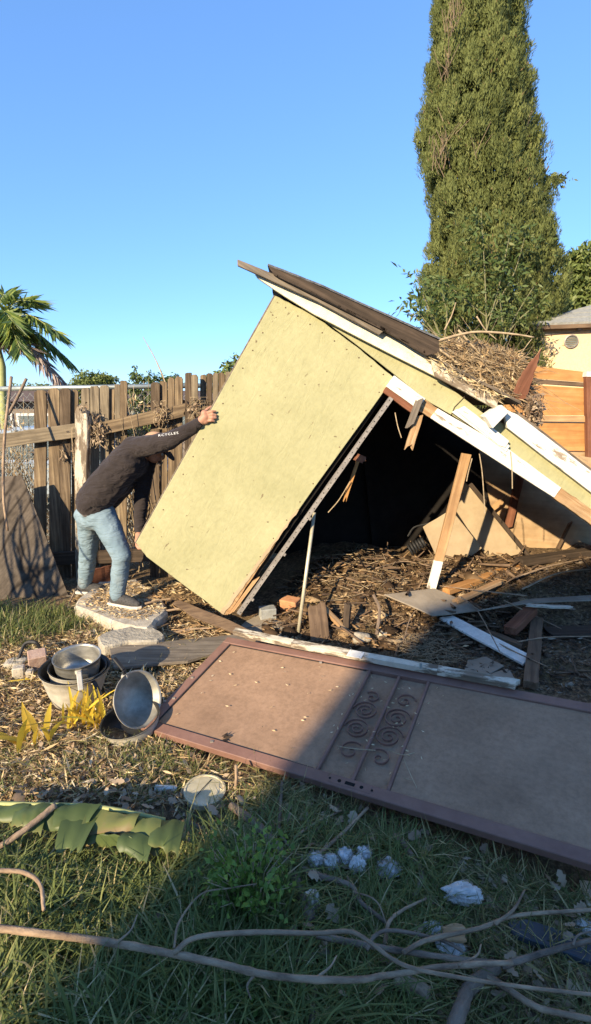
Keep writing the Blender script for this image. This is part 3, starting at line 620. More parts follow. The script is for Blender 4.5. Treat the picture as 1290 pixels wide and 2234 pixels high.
# ---------------------------------------------------------------- cypress
def cypress():
    y = 9.0
    prof = [(-420, 1000, 1085), (-250, 968, 1115), (-120, 952, 1138), (0, 940, 1146), (100, 938, 1142), (165, 924, 1152), (205, 930, 1164), (280, 913, 1168), (335, 916, 1176), (400, 920, 1184), (440, 930, 1196), (520, 935, 1206), (570, 924, 1220), (625, 914, 1224), (690, 918, 1222), (770, 930, 1210), (880, 950, 1190)]
    zz, cx, rr = [], [], []
    for py, a, b in prof:
        pa, pb = Y(a, py, y), Y(b, py, y); zz.append(pa.z); cx.append((pa.x + pb.x) / 2); rr.append((pb.x - pa.x) / 2 - .06)
    zz, cx, rr = map(lambda q: np.array(q)[::-1], (zz, cx, rr))
    bx = cx[0]; t = empty('cypress_tree', (bx, y, 0), 'very tall dense columnar cypress rising out of the picture', 'tree')
    MB().tube([(bx, y, -.1), (bx, y, 2), (np.interp(5, zz, cx), y, 5), (np.interp(9, zz, cx), y, 9)], [.26, .22, .15, .05], 12).build('trunk', 'bark', t, smooth=True)
    for k in range(26):
        z = random.uniform(1.2, 8); a = random.uniform(0, 6.28); r = np.interp(z + .6, zz, rr) * .85; c = np.interp(z, zz, cx)
        MB().tube([(c, y, z), (c + math.cos(a) * r * .6, y + math.sin(a) * r * .6, z + .35), (c + math.cos(a) * r, y + math.sin(a) * r, z + .9)], [.05, .03, .012], 5).build('limb', 'bark', t)
    n = 3400; z = rng.uniform(zz[0], zz[-1], n); th = rng.uniform(0, 2 * math.pi, n); dep = 1.0 - .20 * rng.random(n)
    R = np.interp(z, zz, rr) * dep * (1 + .07 * np.sin(th * 5 + z * 3.1) + .05 * np.sin(th * 9 - z * 7))
    oc = np.stack([np.cos(th), np.sin(th) * .95, np.zeros(n)], 1)
    C = np.stack([np.interp(z, zz, cx), np.full(n, y), z], 1) + oc * R[:, None]
    # brown, dead streaks as seen in the photo
    def bare(px, py, rad): q = Y(px, py, y - .9); return np.linalg.norm((C - np.array(q)) * [1, .6, .45], axis=1) < rad
    dead = bare(985, 60, .14) | bare(975, 150, .14) | bare(965, 345, .17) | bare(1040, 350, .12) | bare(1085, 395, .10)
    keep = ~(dead & (rng.random(n) < .75)); C, oc, dead, n = C[keep], oc[keep], dead[keep], int(keep.sum())
    k = 130; ci = np.repeat(np.arange(n), k); m = len(ci); cs = rng.uniform(.05, .105, n); hs_ = cs * rng.uniform(2.4, 3.8, n)
    d = unit(rng.normal(size=(m, 3)) * [1, 1, .25]); f = rng.random(m) ** .8; wid = np.sin(np.pi * np.clip(.12 + .86 * f, 0, 1)) ** .7
    lean_ = unit(oc + rng.normal(size=(n, 3)) * [.5, .5, 0]) * rng.uniform(-.05, .35, (n, 1))
    ax_ = unit(np.array([0, 0, 1.0]) + lean_); P = C[ci] + ax_[ci] * ((f - .5) * hs_[ci])[:, None] + d * (wid * cs[ci] * (.7 + .3 * rng.random(m)))[:, None]
    N_ = d + oc[ci] * .5 + rng.normal(size=(m, 3)) * .3; D = ax_[ci] + d * .35 + rng.normal(size=(m, 3)) * .3
    base = np.clip(rng.normal(.45, .15, n), 0, .84); base[dead] = .95
    cv = np.clip(base[ci] + rng.normal(0, .08, m), 0, 1); dd = rng.random(m) < .008; cv[dd] = .95
    V, Fq = leaves(P, D, rng.uniform(.035, .075, m), rng.uniform(.009, .016, m), .12, N_); fast('crown', V, Fq, 'cypress_leaf', np.repeat(cv, 4), t)
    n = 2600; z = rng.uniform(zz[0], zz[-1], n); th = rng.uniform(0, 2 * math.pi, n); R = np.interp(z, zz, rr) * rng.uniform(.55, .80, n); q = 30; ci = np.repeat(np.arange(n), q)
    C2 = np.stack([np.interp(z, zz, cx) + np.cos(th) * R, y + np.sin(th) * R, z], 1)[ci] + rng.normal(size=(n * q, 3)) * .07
    V, Fq = leaves(C2, rng.normal(size=(n * q, 3)) + [0, 0, .6], .08, .035); fast('inner_foliage', V, Fq, 'cypress_leaf', np.full(len(V), .12), t)  # shade between the sprays put into the colour: inner leaves darkest
    A = []; Bp = []
    for (px, py, s, q) in ((988, 60, .06, 22), (978, 150, .06, 14), (965, 345, .10, 30), (1040, 350, .07, 10)):
        c = np.array(Y(px, py, y - .66)); a = c + rng.normal(size=(q, 3)) * [s * .6, .1, s * 1.3]; A.append(a); Bp.append(a + rng.normal(size=(q, 3)) * [.08, .06, .06] + [0, -.02, .22])
    V, Fq = rods(np.concatenate(A), np.concatenate(Bp), .006); tag(fast('dead_twigs', V, Fq, 'dead_brown', None, t), kind='stuff')
    # small spray sticking out at the right
    c = np.array(Y(1205, 392, y)); q = 300; V, Fq = leaves(c + rng.normal(size=(q, 3)) * [.10, .06, .04], rng.normal(size=(q, 3)) + [1, 0, -.4], .08, .025); tag(fast('spray', V, Fq, 'cypress_leaf', np.repeat(rng.uniform(.3, .7, q), 4), t), kind='stuff')
    MB().tube([Y(1165, 375, y), Y(1190, 380, y), Y(1212, 398, y)], [.012, .009, .004], 5).build('limb', 'bark', t)
cypress()
# slender saplings in front of the cypress
def sapling(name, label, px, y, stems, nl, mat='sapling_leaf', ls=.11):
    t = empty(name, (Y(px, 900, y).x, y, .0), label, 'sapling'); C = []; D = []
    for st in stems:
        pts = spline([Y(a, b, y + c) for a, b, c in st], 6); N = len(pts)
        MB().tube(pts, [.010 - .007 * i / (N - 1) for i in range(N)], 5).build('stem', 'sapling_bark', t)
        P = np.array(pts)
        for _ in range(nl):
            i = rng.uniform(N * .25, N - 1.01); k = int(i); p = P[k] * (1 - i + k) + P[k + 1] * (i - k); a = rng.uniform(0, 6.28); d = np.array([math.cos(a), math.sin(a), rng.uniform(-.3, .5)])
            l = rng.uniform(.1, .45)
            for q in range(6): C.append(p + d * l * (q + 1) / 6 + rng.normal(size=3) * .02); D.append(d * .6 + rng.normal(size=3) * .6 + [0, 0, -.3])
    C, D = np.array(C), np.array(D); V, Fq = leaves(C, D, ls * rng.uniform(.6, 1.2, len(C)), ls * .32); fast('leaves', V, Fq, mat, np.repeat(np.clip(rng.normal(.55, .2, len(C)), 0, 1), 4), t)
sapling('leafy_sapling', 'slender leafy sapling with pale stems before the cypress', 1060, 7.6, [[(1062, 720, 0), (1058, 600, 0), (1050, 460, 0)], [(1062, 720, 0), (1090, 620, 0), (1115, 500, .1)], [(1065, 690, 0), (1120, 600, .1), (1150, 500, .2)], [(1060, 690, 0), (1010, 650, 0), (965, 610, 0)]], 30)
sapling('leafy_sapling', 'drooping leafy shoots left of the cypress foot', 925, 7.2, [[(960, 740, 0), (920, 690, 0), (890, 650, 0)], [(960, 730, 0), (930, 660, 0), (905, 598, 0)], [(970, 740, 0), (975, 680, 0), (955, 620, 0)]], 20)
sapling('leafy_sapling', 'bright green leafy sapling between cypress and cream house', 1120, 7.4, [[(1105, 740, 0), (1125, 690, 0), (1165, 625, 0)], [(1100, 740, 0), (1095, 690, 0), (1090, 640, 0)], [(1105, 730, 0), (1140, 690, 0), (1180, 660, 0)]], 22, 'sapling_leaf', .08)
tree('background_tree', 'open green tree behind the roof of the cream house', 'tree', onground(1270, 16), [B(1262, 590, 16, .55, .6), B(1290, 570, 16, .6, .6), B(1250, 640, 16, .6, .5), B(1300, 640, 16, .8, .6), B(1240, 680, 16, .6, .5)], 7000, .16, 'tree_leaf', .12, shell=.1)

# ---------------------------------------------------------------- cream house at right
def house():
    y0 = 8.3; c = Y(1160, 760, y0); al = Vector((.96, -.28, 0)).normalized(); bk = Vector((.28, .96, 0)).normalized()
    ez = Y(1152, 716, y0).z; t = empty('cream_house', (c.x, c.y, 0), 'cream stucco house with grey shingle roof at the right edge', 'house')
    b0 = Vector((c.x, c.y, -.1)); m = MB(); L = 7.0; Dp = 6.0
    m.sheet([b0, b0 + al * L, b0 + al * L + bk * Dp, b0 + bk * Dp], (0, 0, ez + .1)); m.build('wall', 'house_stucco', t)
    ov = .14; C = Vector((c.x, c.y, ez + .01)) - al * ov - bk * ov; L2, D2 = L + 2 * ov, Dp + 2 * ov; hgt = .36; half = D2 / 2
    q = [C, C + al * L2, C + al * L2 + bk * D2, C + bk * D2]; r1 = C + al * half + bk * half + Vector((0, 0, half * hgt)); r2 = C + al * (L2 - half) + bk * half + Vector((0, 0, half * hgt))
    def slope(pts):
        pts = [Vector(p) for p in pts]; n = (pts[1] - pts[0]).cross(pts[2] - pts[0]).normalized()
        if n.z < 0: n = -n
        return MB().sheet(pts, n * .04)
    for pts in ([q[0], q[1], r2, r1], [q[3], q[0], r1], [q[1], q[2], r2], [q[2], q[3], r1, r2]): slope(pts).build('roof_slope', 'shingle', t)
    # courses of shingles on the slope in view
    up = (r1 - (C + al * half)).normalized(); nrm = al.cross(up).normalized()
    for k in range(1, 11):
        f = k / 11; a = q[0].lerp(r1, f); b = q[1].lerp(r2, f); MB().plank(a + nrm * .043, b + nrm * .043, up * .03, nrm * .012, 3).build('shingle_course', 'shingle', t)
    for a, b in ((q[0], q[1]), (q[3], q[0])): MB().plank(a + Vector((0, 0, -.02)), b + Vector((0, 0, -.02)), (0, 0, .055), (b - a).cross(Vector((0, 0, 1))).normalized() * .03, 3).build('fascia', 'brown_wood', t)
    nw = -bk; vc = PP(1246, 745, c, nw); R = 13.5 / F * 8.2
    v = MB().lathe([(R, -.01), (R * 1.02, .03), (R * .86, .035), (R * .84, .0)], vc, nw, 24).build('vent', 'galv_strip', t)
    for k in (-2, -1, 0, 1, 2):
        z = k * R * .3; hw = math.sqrt(max(0, (R * .84) ** 2 - z * z)); MB().plank(vc - al * hw + nw * .012 + Vector((0, 0, z)), vc + al * hw + nw * .012 + Vector((0, 0, z)), Vector((0, 0, R * .2)) + nw * .01, nw * .006, 1).build('slat', 'galv', v)
    p = PP(1264, 712, c, nw); MB().box(p + nw * .04, (.06, .06, .12)).build('bracket', 'galv_strip', t)
    a, b = PP(1162, 733, c, nw), PP(1290, 714, c, nw); MB().tube([a + nw * .02, b + nw * .02 + al * .8], .008, 5).build('cable', 'galv_strip', t)
house()
# orange plywood-and-board fence below the house
def ofence():
    y = 6.9; t = empty('plank_fence', (Y(1230, 1050, y).x, y, 0), 'orange brown fence of horizontal wooden panels at the right edge', 'fence')
    def bd(name, pts, mat, dy, th=.02): MB().sheet([Y(a, b, y + dy) for a, b in pts], (0, th, 0), .001, 2, frame=((1, 0, 0), (0, 0, 1))).build(name, mat, t, bevel=.003)
    bd('board', [(1120, 792), (1282, 812), (1282, 834), (1120, 822)], 'orange_wood', 0)
    bd('batten', [(1120, 823), (1282, 835), (1282, 845), (1120, 834)], 'brown_wood', -.012)
    bd('panel', [(1100, 836), (1282, 847), (1282, 906), (1100, 906)], 'orange_wood', .004)
    bd('batten', [(1100, 906), (1284, 908), (1284, 921), (1100, 919)], 'raw_wood', -.035, .05)
    bd('panel', [(1100, 921), (1282, 923), (1282, 985), (1100, 981)], 'orange_wood', .004)
    bd('panel', [(1100, 983), (1282, 987), (1282, 1060), (1100, 1060)], 'plywood', .012)
    bd('panel', [(1100, 1061), (1282, 1061), (1282, 1215), (1100, 1215)], 'plywood', .004)
    a, b = Y(1284, 1225, y - .05), Y(1284, 822, y - .05); a.z = -.05; MB().plank(a, b, (.09, 0, 0), (0, .08, 0), 4).build('post', 'red_wood', t, bevel=.004)
    MB().box(b + Vector((0, 0, .03)), (.1, .1, .06)).build('post_cap', 'white_metal', t)
    for k, x in enumerate((1450, 1640)):
        bd('panel', [(1290 + 175 * k, 815), (x, 815), (x, 1215), (1290 + 175 * k, 1215)], 'orange_wood', .02)
ofence()

# ================================================================== SHED
SY = 3.80
sh = empty('collapsed_shed', (Y(800, 1300, SY).x, SY + .8, .1), 'tipped over pale yellow garden shed with white trim, half collapsed', 'shed')
def face(name, pts, mat, dy=0.0, th=.02, rough=0, sub=1, parent=None, fr=None, bevel=.003):
    return MB().sheet([Y(a, b, SY + dy) for a, b in pts], (0, th, 0), rough, sub, fr or ((.84, 0, -.54), (.54, 0, .84))).build(name, mat, parent or sh, bevel=bevel)
# wall panel and the siding strip over the door
face('wall_panel', [(601, 645), (688, 690), (778, 756), (860, 824), (487, 1341), (320, 1215), (297, 1184)], 'yellow_siding', 0, .018, .0022, 9)
face('corner_edge', [(598, 643), (604, 648), (300, 1188), (294, 1184)], 'grey_wood', .012, .05, .001, 8)
face('sill_edge', [(487, 1341), (600, 1172), (606, 1178), (497, 1342)], 'broken_wood', .004, .03, .004, 8)
face('siding_strip', [(603, 632), (700, 680), (800, 740), (960, 828), (1060, 905), (1110, 930), (1300, 1080), (1560, 1290), (1530, 1330), (1290, 1112), (1112, 985), (985, 905), (930, 873), (862, 818), (778, 752), (688, 686)], 'yellow_siding', .006, .016, .0015, 4)
MB().tube([Y(985, 905, SY + .004), Y(992, 888, SY + .003), Y(1008, 872, SY + .004), Y(1020, 858, SY + .004)], .0035, 4).build('crack', 'dark_wood', sh)
face('chipped_edge', [(480, 1336), (488, 1341), (652, 1113), (648, 1111)], 'board_beige', -.002, .004, .005, 26)
for (p, q, n) in (((598, 668), (316, 1170), 13), ((610, 662), (850, 826), 9), ((842, 836), (496, 1314), 12)):   # nail heads round the panel
    for k in range(n):
        f = (k + .5) / n; MB().lathe([(.0055, 0), (.004, -.0025)], Y(p[0] + (q[0] - p[0]) * f + (8 if n == 13 else 0), p[1] + (q[1] - p[1]) * f, SY), (0, 1, 0), 7).build('nail_head', 'brown_wood', sh)
# door head: painted pieces, raw where broken
face('head_trim', [(861, 819), (929, 870), (912, 893), (843, 843)], 'white_paint_wood', -.022, .03, .002, 4)
face('head_board', [(843, 844), (912, 894), (905, 906), (836, 856)], 'red_wood', -.016, .05, .002, 3)
face('head_board', [(922, 868), (958, 892), (940, 912), (908, 893)], 'broken_wood', -.012, .04, .004, 4)
face('head_trim', [(956, 891), (1112, 981), (1225, 1064), (1210, 1086), (1039, 976), (940, 912)], 'white_paint_wood', -.026, .036, .0015, 5)
face('head_trim', [(996, 896), (1014, 886), (1112, 962), (1104, 976), (1090, 972)], 'white_paint_wood', -.046, .02, .002, 4)
face('head_trim', [(986, 899), (1000, 892), (1113, 972), (1106, 986)], 'white_paint_wood', -.036, .02, .002, 4)
face('head_board', [(1224, 1064), (1300, 1116), (1560, 1330), (1530, 1360), (1290, 1145), (1209, 1087)], 'broken_wood', -.018, .05, .004, 7)
# cream fascia, batten, roof edge
face('fascia', [(556, 598), (606, 612), (720, 660), (843, 722), (932, 776), (955, 824), (794, 742), (684, 685), (602, 634), (562, 606)], 'cream_fascia', -.05, .035, .0012, 3)
face('batten', [(518, 566), (530, 570), (700, 640), (838, 722), (828, 731), (690, 656), (518, 579)], 'grey_wood', -.10, .03, .0015, 4)
face('rafter', [(560, 600), (575, 602), (604, 618), (602, 634)], 'white_paint_wood', -.03, .03)
face('fascia', [(940, 781), (1090, 872), (1082, 892), (950, 822)], 'worn_paint_wood', -.085, .03, .002, 6)
face('fascia', [(1098, 890), (1130, 905), (1300, 1035), (1560, 1250), (1545, 1290), (1290, 1074), (1108, 934)], 'white_paint_wood', -.05, .04, .0015, 5)
# boxy lookout block under the roof edge
def block():
    a = Y(1068, 920, SY - .12); d = (Y(1104, 896, SY - .12) - a)
    MB().sheet([Y(1060, 908, SY - .13), Y(1095, 883, SY - .13), Y(1112, 898, SY - .13), Y(1076, 935, SY - .13)], (0, .12, 0), frame=((1, 0, .6), (0, 1, 0))).build('lookout_block', 'white_paint_wood', sh, bevel=.004)
block()
# roof: sheathing from the front edge back
def roofpt(px, py, y0=SY - .12): return Y(px, py, y0)
RB = 2.0
ra_, rb_, rc_ = roofpt(586, 581), roofpt(958, 748), roofpt(1560, 1210)
MB().sheet([roofpt(586, 580), roofpt(640, 599), roofpt(958, 743), roofpt(960, 768), roofpt(930, 776), roofpt(843, 724), roofpt(700, 648), roofpt(598, 600)], (0, .03, 0), .002, 3, frame=((.9, 0, -.42), (.42, 0, .9))).build('roof_edge_board', 'dark_wood', sh)
def roofsheet(pts, mat, name, depth, th, rough=.006):
    P = [roofpt(*p) for p in pts]; m = MB()
    for a, b in zip(P, P[1:]):
        n = (b - a).cross(Vector((0, 1, 0))).normalized(); n = n if n.z > 0 else -n
        m.sheet([a, b, b + Vector((0, depth, 0)), a + Vector((0, depth, 0))], n * th, rough, 7)
    return m.build(name, mat, sh)
roofsheet([(584, 579), (700, 624), (960, 741)], 'roofing', 'roofing_felt', RB, .012)
roofsheet([(604, 604), (843, 724), (955, 786)], 'interior_shade', 'roof_sheathing', RB - .03, .018, 0)
MB().sheet([Y(940, 780, SY - .10), Y(1137, 882, SY - .10), Y(1137, 882, SY - .10) + Vector((0, RB - .4, -.02)), Y(940, 780, SY - .10) + Vector((0, RB - .1, 0))], (0, 0, .02), .01, 6, frame=((.9, 0, -.4), (0, 1, 0))).build('roof_sheathing', 'weathered_ply', sh)
MB().sheet([Y(1130, 905, SY - .02), Y(1300, 1036, SY - .02), Y(1560, 1250, SY - .02), Y(1560, 1250, SY - .02) + Vector((0, 1.5, 0)), Y(1300, 1036, SY - .02) + Vector((0, 1.5, 0)), Y(1130, 905, SY - .02) + Vector((0, 1.5, 0))], (0, 0, .02), .006, 4, frame=((.9, 0, -.4), (0, 1, 0))).build('roof_sheathing', 'weathered_ply', sh)
for f in (.08, .36, .64, .92):  # rafters run down the slope inside
    a = Y(612, 640, SY + .0); b = Y(1290, 1062, SY); dy = Vector((0, .06 + f * 1.5, 0)); MB().plank(a + dy, b + dy, (.05, 0, .075), (0, .04, 0), 2).build('rafter', 'interior_shade', sh)
# left side wall (behind the panel) and back wall, studs
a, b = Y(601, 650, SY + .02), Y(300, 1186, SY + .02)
MB().sheet([a, b, b + Vector((0, 1.58, 0)), a + Vector((0, 1.58, 0))], (.02, 0, .012), frame=((0, 1, 0), (.5, 0, .8))).build('side_wall', 'interior_shade', sh)
SB = SY + 1.62
def backpt(px, py): p = Y(px, py, SY); return Vector((p.x, SB, p.z))
a, b, c_, d_ = backpt(601, 645), backpt(297, 1184), backpt(487, 1341), backpt(1530, 1300)
for k in range(12):   # back wall boards, tipped like the shed
    f0, f1 = k / 12, (k + 1) / 12 + .006
    t0 = backpt(601 + f0 * 700, 645 + f0 * 422); t1 = backpt(601 + f1 * 700, 645 + f1 * 422)
    dn = (backpt(297, 1184) - backpt(601, 645)); ln = 1.0
    q = [t0, t1, t1 + dn, t0 + dn]
    q = [Vector((p.x, p.y, p.z)) for p in q]
    for i in (2, 3):
        top = q[1] if i == 2 else q[0]
        if q[i].z < .05: s = (top.z - .05) / (top.z - q[i].z); q[i] = top + (q[i] - top) * s
    MB().sheet([p + Vector((0, .004 * (k % 2), 0)) for p in q], (0, .02, 0), .001, 2, frame=((-.5, 0, .86), (.86, 0, .5))).build('back_board', 'interior_shade', sh)
MB().sheet([Y(1040, 960, SB - .02), Y(1300, 1000, SB - .02), Y(1420, 1240, SB - .02), Y(1105, 1215, SB - .02), Y(1075, 1120, SB - .02)], (0, .012, 0), .004, 5, frame=((1, 0, -.1), (.1, 0, 1))).build('back_panel', 'plywood', sh)
MB().plank(Y(1137, 1030, SB - .06), Y(1108, 1150, SB - .06), (.075, 0, .02), (0, .05, 0), 2).build('stud', 'red_wood', sh)
MB().plank(Y(1060, 1120, SB - .09), Y(1100, 1090, SB - .09), (.04, 0, .10), (0, .03, 0), 2, 0, (.01, .01)).build('cleat', 'raw_wood', sh)
MB().plank(Y(800, 1000, SB - .06), Y(820, 1200, SB - .06), (.06, 0, .01), (0, .05, 0), 2).build('stud', 'interior_shade', sh)
MB().plank(Y(1195, 1240, SB - .10), Y(1245, 1140, SB - .10), (.035, 0, .02), (0, .03, 0), 2).build('brace', 'brown_wood', sh)
# perforated steel door jamb strip standing off the wall panel
def jamb():
    a, b = Y(521, 1340, SY - .02), Y(855, 868, SY - .02); d = (b - a).normalized(); wv = d.cross(Vector((0, 1, 0))).normalized() * .029
    j = MB().plank(a, b, wv, (0, .004, 0), 10, .002).build('jamb_strip', 'galv_strip', sh)
    MB().plank(a + wv * .55 + Vector((0, .012, 0)), b + wv * .55 + Vector((0, .012, 0)), wv * .12, (0, .028, 0), 8, .001).build('jamb_flange', 'galv_strip', sh)
    n = 44
    for k in range(n):
        p = a + (b - a) * ((k + .5) / n) - Vector((0, .0028, 0)); s = 1 if k % 2 else -1
        MB().lathe([(.0042, 0), (.004, -.001)], p + wv * .18 * s, (0, 1, 0), 6).build('slot', 'hole_shade', j)  # black discs on the strip, painted as the dark of its slots
    for f in (.08, .30, .47): MB().box(a + (b - a) * f - wv * .5 + Vector((0, .01, 0)), (.035, .02, .022), Matrix.Rotation(.6, 3, 'Y')).build('hinge_knuckle', 'galv_strip', sh)
    MB().plank(Y(505, 1336, SY + .01), Y(560, 1262, SY + .01), (.05, 0, .03), (0, .03, 0), 2, 0, (.01, .01)).build('jamb_wood', 'raw_wood', sh)
    MB().plank(Y(500, 1338, SY + .05), Y(845, 850, SY + .05), (.04, 0, .025), (0, .03, 0), 4, .002).build('jamb_wood', 'interior_shade', sh)
jamb()
# broken bits hanging from the door head
MB().plank(Y(915, 872, SY - .05), Y(893, 930, SY - .05), (.05, 0, .015), (0, .03, 0), 3, .001, (.008, .012)).build('hanging_board', 'grey_wood', sh)
MB().plank(Y(913, 908, SY - .02), Y(893, 976, SY - .03), (.062, 0, .012), (0, .02, 0), 4, .002, (.01, .03)).build('hanging_splinter', 'broken_wood', sh)
MB().plank(Y(783, 1000, SY + .12), Y(753, 1090, SY + .12), (.028, 0, .006), (0, .012, 0), 4, .002, (.006, .03)).build('hanging_splinter', 'orange_wood', sh)
MB().plank(Y(776, 996, SY + .12), Y(796, 1004, SY + .13), (.02, 0, .05), (0, .02, 0), 2, .002, (.01, .01)).build('hanging_splinter', 'red_wood', sh)
for px, pts in enumerate([[(1046, 990), (1052, 1030), (1056, 1085), (1058, 1120)], [(1114, 985), (1117, 1020), (1118, 1066)], [(1030, 1000), (1022, 1030), (1018, 1050)], [(862, 900), (868, 930), (876, 955)], [(764, 1050), (740, 1090), (716, 1118)]]):
    MB().tube(spline([Y(a, b, SY - .03 + .12 * (px == 4)) for a, b in pts], 4), .004, 4).build('hanging_root', 'twig_tan', sh)

# ================================================================== THINGS IN AND AROUND THE SHED
def one(m, name, mat, label, cat, bevel=.003, group=None, smooth=False): return tag(m.build(name, mat, bevel=bevel, smooth=smooth), label, cat, group)
def flat(pts, z, th, rough=.003, sub=4, tilt=None, fr=None):
    P = [G(a, b, z if tilt is None else z + tilt(a, b)) for a, b in pts]
    return MB().sheet(P, (0, 0, -th), rough, sub, fr)
# leaning timber prop: raw above, painted foot
pa, pm, pb = GZ(941, 1284, .035), None, Y(1018, 990, SY + .22); pm = pa.lerp(pb, .22)
pr = empty('timber_prop', pa, 'orange timber prop with white foot holding up the door head', 'timber'); wv = (pb - pa).cross(Vector((0, 1, 0))).normalized() * .072
MB().plank(pm, pb, wv, (0, .035, 0), 4, .001).build('shaft', 'raw_wood', pr, bevel=.003); MB().plank(pa, pm, wv, (0, .035, 0), 3, .001).build('painted_foot', 'white_paint_wood', pr, bevel=.003)
# slim metal pole
q0, q1 = GZ(650, 1388, -.02), Y(686, 1118, SY + .10)
one(MB().tube([q0, q0.lerp(q1, .5), q1], .0135, 10), 'metal_pole', 'rod_metal', 'slim cream metal pole leaning against the perforated jamb strip', 'pole', 0, smooth=True)
# leaning beige boards
one(MB().sheet([Y(a, b, 4.98) for a, b in [(1028, 1058), (1144, 1206), (1072, 1224), (1046, 1192), (985, 1098)]], (0, .012, 0), .002, 4), 'beige_sheet', 'board_beige', 'larger beige panel leaning inside the shed behind the prop', 'panel')
one(MB().sheet([Y(a, b, 4.86) for a, b in [(923, 1150), (985, 1112), (1052, 1196), (1010, 1226), (960, 1232)]], (0, .012, 0), .002, 4), 'beige_sheet', 'board_beige', 'smaller beige panel leaning left of the prop inside the shed', 'panel')
one(MB().plank(Y(1026, 1056, 4.93), Y(1156, 1216, 4.88), (.03, 0, .025), (0, .03, 0), 3, .001), 'dark_batten', 'dark_wood', 'thin dark batten lying along the edge of the larger beige panel', 'batten')
# ribbed black thing in the dark: a boot-like rubber bellows
c = Y(905, 1190, 4.95); m = MB()
for k in range(6): m.lathe([(.05, 0), (.068 - .003 * k, .012), (.05, .024)], c + Vector((-.05 + k * .024, 0, -.05 + .016 * k)), (.8, -.1, .5), 16)
one(m, 'rubber_bellows', 'black_rubber', 'dark ribbed rubber hose piece at the edge of the black interior', 'hose', 0, smooth=True)
m = MB().tube(spline([Y(890, 1170, 4.9), Y(905, 1150, 4.9), Y(940, 1140, 4.88), Y(985, 1112, 4.87)]), .008, 5); one(m, 'curved_cable', 'black_rubber', 'dark cable arching from the ribbed hose to the small panel', 'cable', 0)
# timbers on the ground at right
def PKm(a, b, w_, t_, jag=(.01, .01), seg=6, warp=.003):
    a, b = Vector(a), Vector(b); d = (b - a).normalized(); wv = d.cross(Vector((0, 0, 1))).normalized(); tv = wv.cross(d)
    return MB().plank(a, b, wv * w_, tv * t_, seg, warp, jag)
gz = GZ
one(PKm(gz(975, 1290, .04), gz(1135, 1232, .05), .07, .045, (.03, .01)), 'fallen_timber', 'orange_wood', 'splintered orange timber running from the foot of the prop', 'timber')
one(PKm(gz(1130, 1226, .06), gz(1420, 1188, .07), .10, .07), 'fallen_timber', 'dark_wood', 'long dark beam lying along the back at the right edge', 'timber')
one(PKm(gz(995, 1312, .02), gz(1090, 1270, .03), .05, .03, (.02, .02)), 'fallen_timber', 'raw_wood', 'short pale split timber just below the orange one', 'timber')
def hpl(pts, zs, th, mat, name, label, cat, rough=.003, sub=4):
    P = [gz(a, b, z) for (a, b), z in zip(pts, zs)]; c = sum(P, Vector()) / len(P); n = Vector()
    for i in range(len(P)): n += (P[i] - c).cross(P[(i + 1) % len(P)] - c)
    n = n.normalized(); n = n if n.z > 0 else -n
    P = [PP(a, b, c, n) for a, b in pts]; return one(MB().sheet(P, n * -th, rough, sub), name, mat, label, cat)
hpl([(838, 1296), (948, 1283), (1062, 1330), (945, 1343)], [.07, .07, .09, .09], .012, 'board_grey', 'flat_panel', 'flat grey-beige panel lying at the foot of the prop', 'panel')
hpl([(958, 1347), (988, 1342), (1161, 1430), (1142, 1448), (1008, 1376)], [.06] * 5, .02, 'white_paint_wood', 'white_board', 'bright white painted board lying beside the brown upright block', 'board', .002)
hpl([(1040, 1332), (1158, 1306), (1320, 1296), (1320, 1308), (1160, 1314)], [.12] * 5, .01, 'board_grey', 'metal_trim', 'long pale strip of trim lying to the right edge', 'trim', .001)
one(PKm(gz(1158, 1495, .04), gz(1172, 1352, .05), .085, .05), 'brown_board', 'brown_wood', 'dark brown board lying end-on below the white board tip', 'board')
one(PKm(gz(1112, 1376, .10), gz(1160, 1330, .11), .09, .06, (.01, .004)), 'brown_board', 'red_wood', 'short red-brown timber block lying across the debris at right', 'timber')
one(PKm(gz(1195, 1380, .03), gz(1420, 1372, .03), .16, .03), 'brown_board', 'dark_wood', 'wide dark brown board half buried at the right edge', 'board')
one(PKm(gz(1060, 1380, .05), gz(1140, 1410, .05), .06, .04, (.02, .02)), 'brown_board', 'brown_wood', 'small brown wood piece behind the white board', 'board')
one(PKm(gz(1150, 1320, .08), gz(1255, 1326, .08), .035, .02, (.02, .03)), 'pale_splinter', 'worn_paint_wood', 'pale grey wood splinter under the long strip of trim', 'splinter')
hpl([(1020, 1440), (1060, 1432), (1100, 1452), (1062, 1476), (1010, 1470)], [.03] * 5, .012, 'board_grey', 'shingle_piece', 'cracked grey shingle piece behind the door rail', 'shingle', .006)
hpl([(1075, 1468), (1108, 1458), (1135, 1492), (1050, 1490)], [.03] * 4, .012, 'board_grey', 'shingle_piece', 'grey triangular shingle piece at the end of the door rail', 'shingle', .006)
# stones, blocks in the doorway
def lump(name, mat, label, cat, c, r, seed=0, rot=None, flatten=1.0):
    bm = bmesh.new(); bmesh.ops.create_icosphere(bm, subdivisions=3, radius=1); m = MB(); R = np.random.default_rng(seed + 5); ph = R.uniform(0, 6, 6)
    V = []
    for v in bm.verts:
        p = v.co; k = 1 + .13 * math.sin(p.x * 3 + ph[0]) + .11 * math.sin(p.y * 4 + ph[1]) + .09 * math.sin(p.z * 5 + ph[2]) + .05 * math.sin(p.x * 9 + ph[3]) * math.sin(p.y * 8 + ph[4])
        p = Vector((max(-.8, min(.8, p.x)), max(-.8, min(.8, p.y)), max(-.72, min(.72, p.z)))) * k; q = Vector((p.x * r[0], p.y * r[1], p.z * r[2])); V.append(Vector(c) + (rot @ q if rot else q))
    m.add(V, [[q.index for q in f.verts] for f in bm.faces]); bm.free()
    return one(m, name, mat, label, cat, 0, smooth=True)
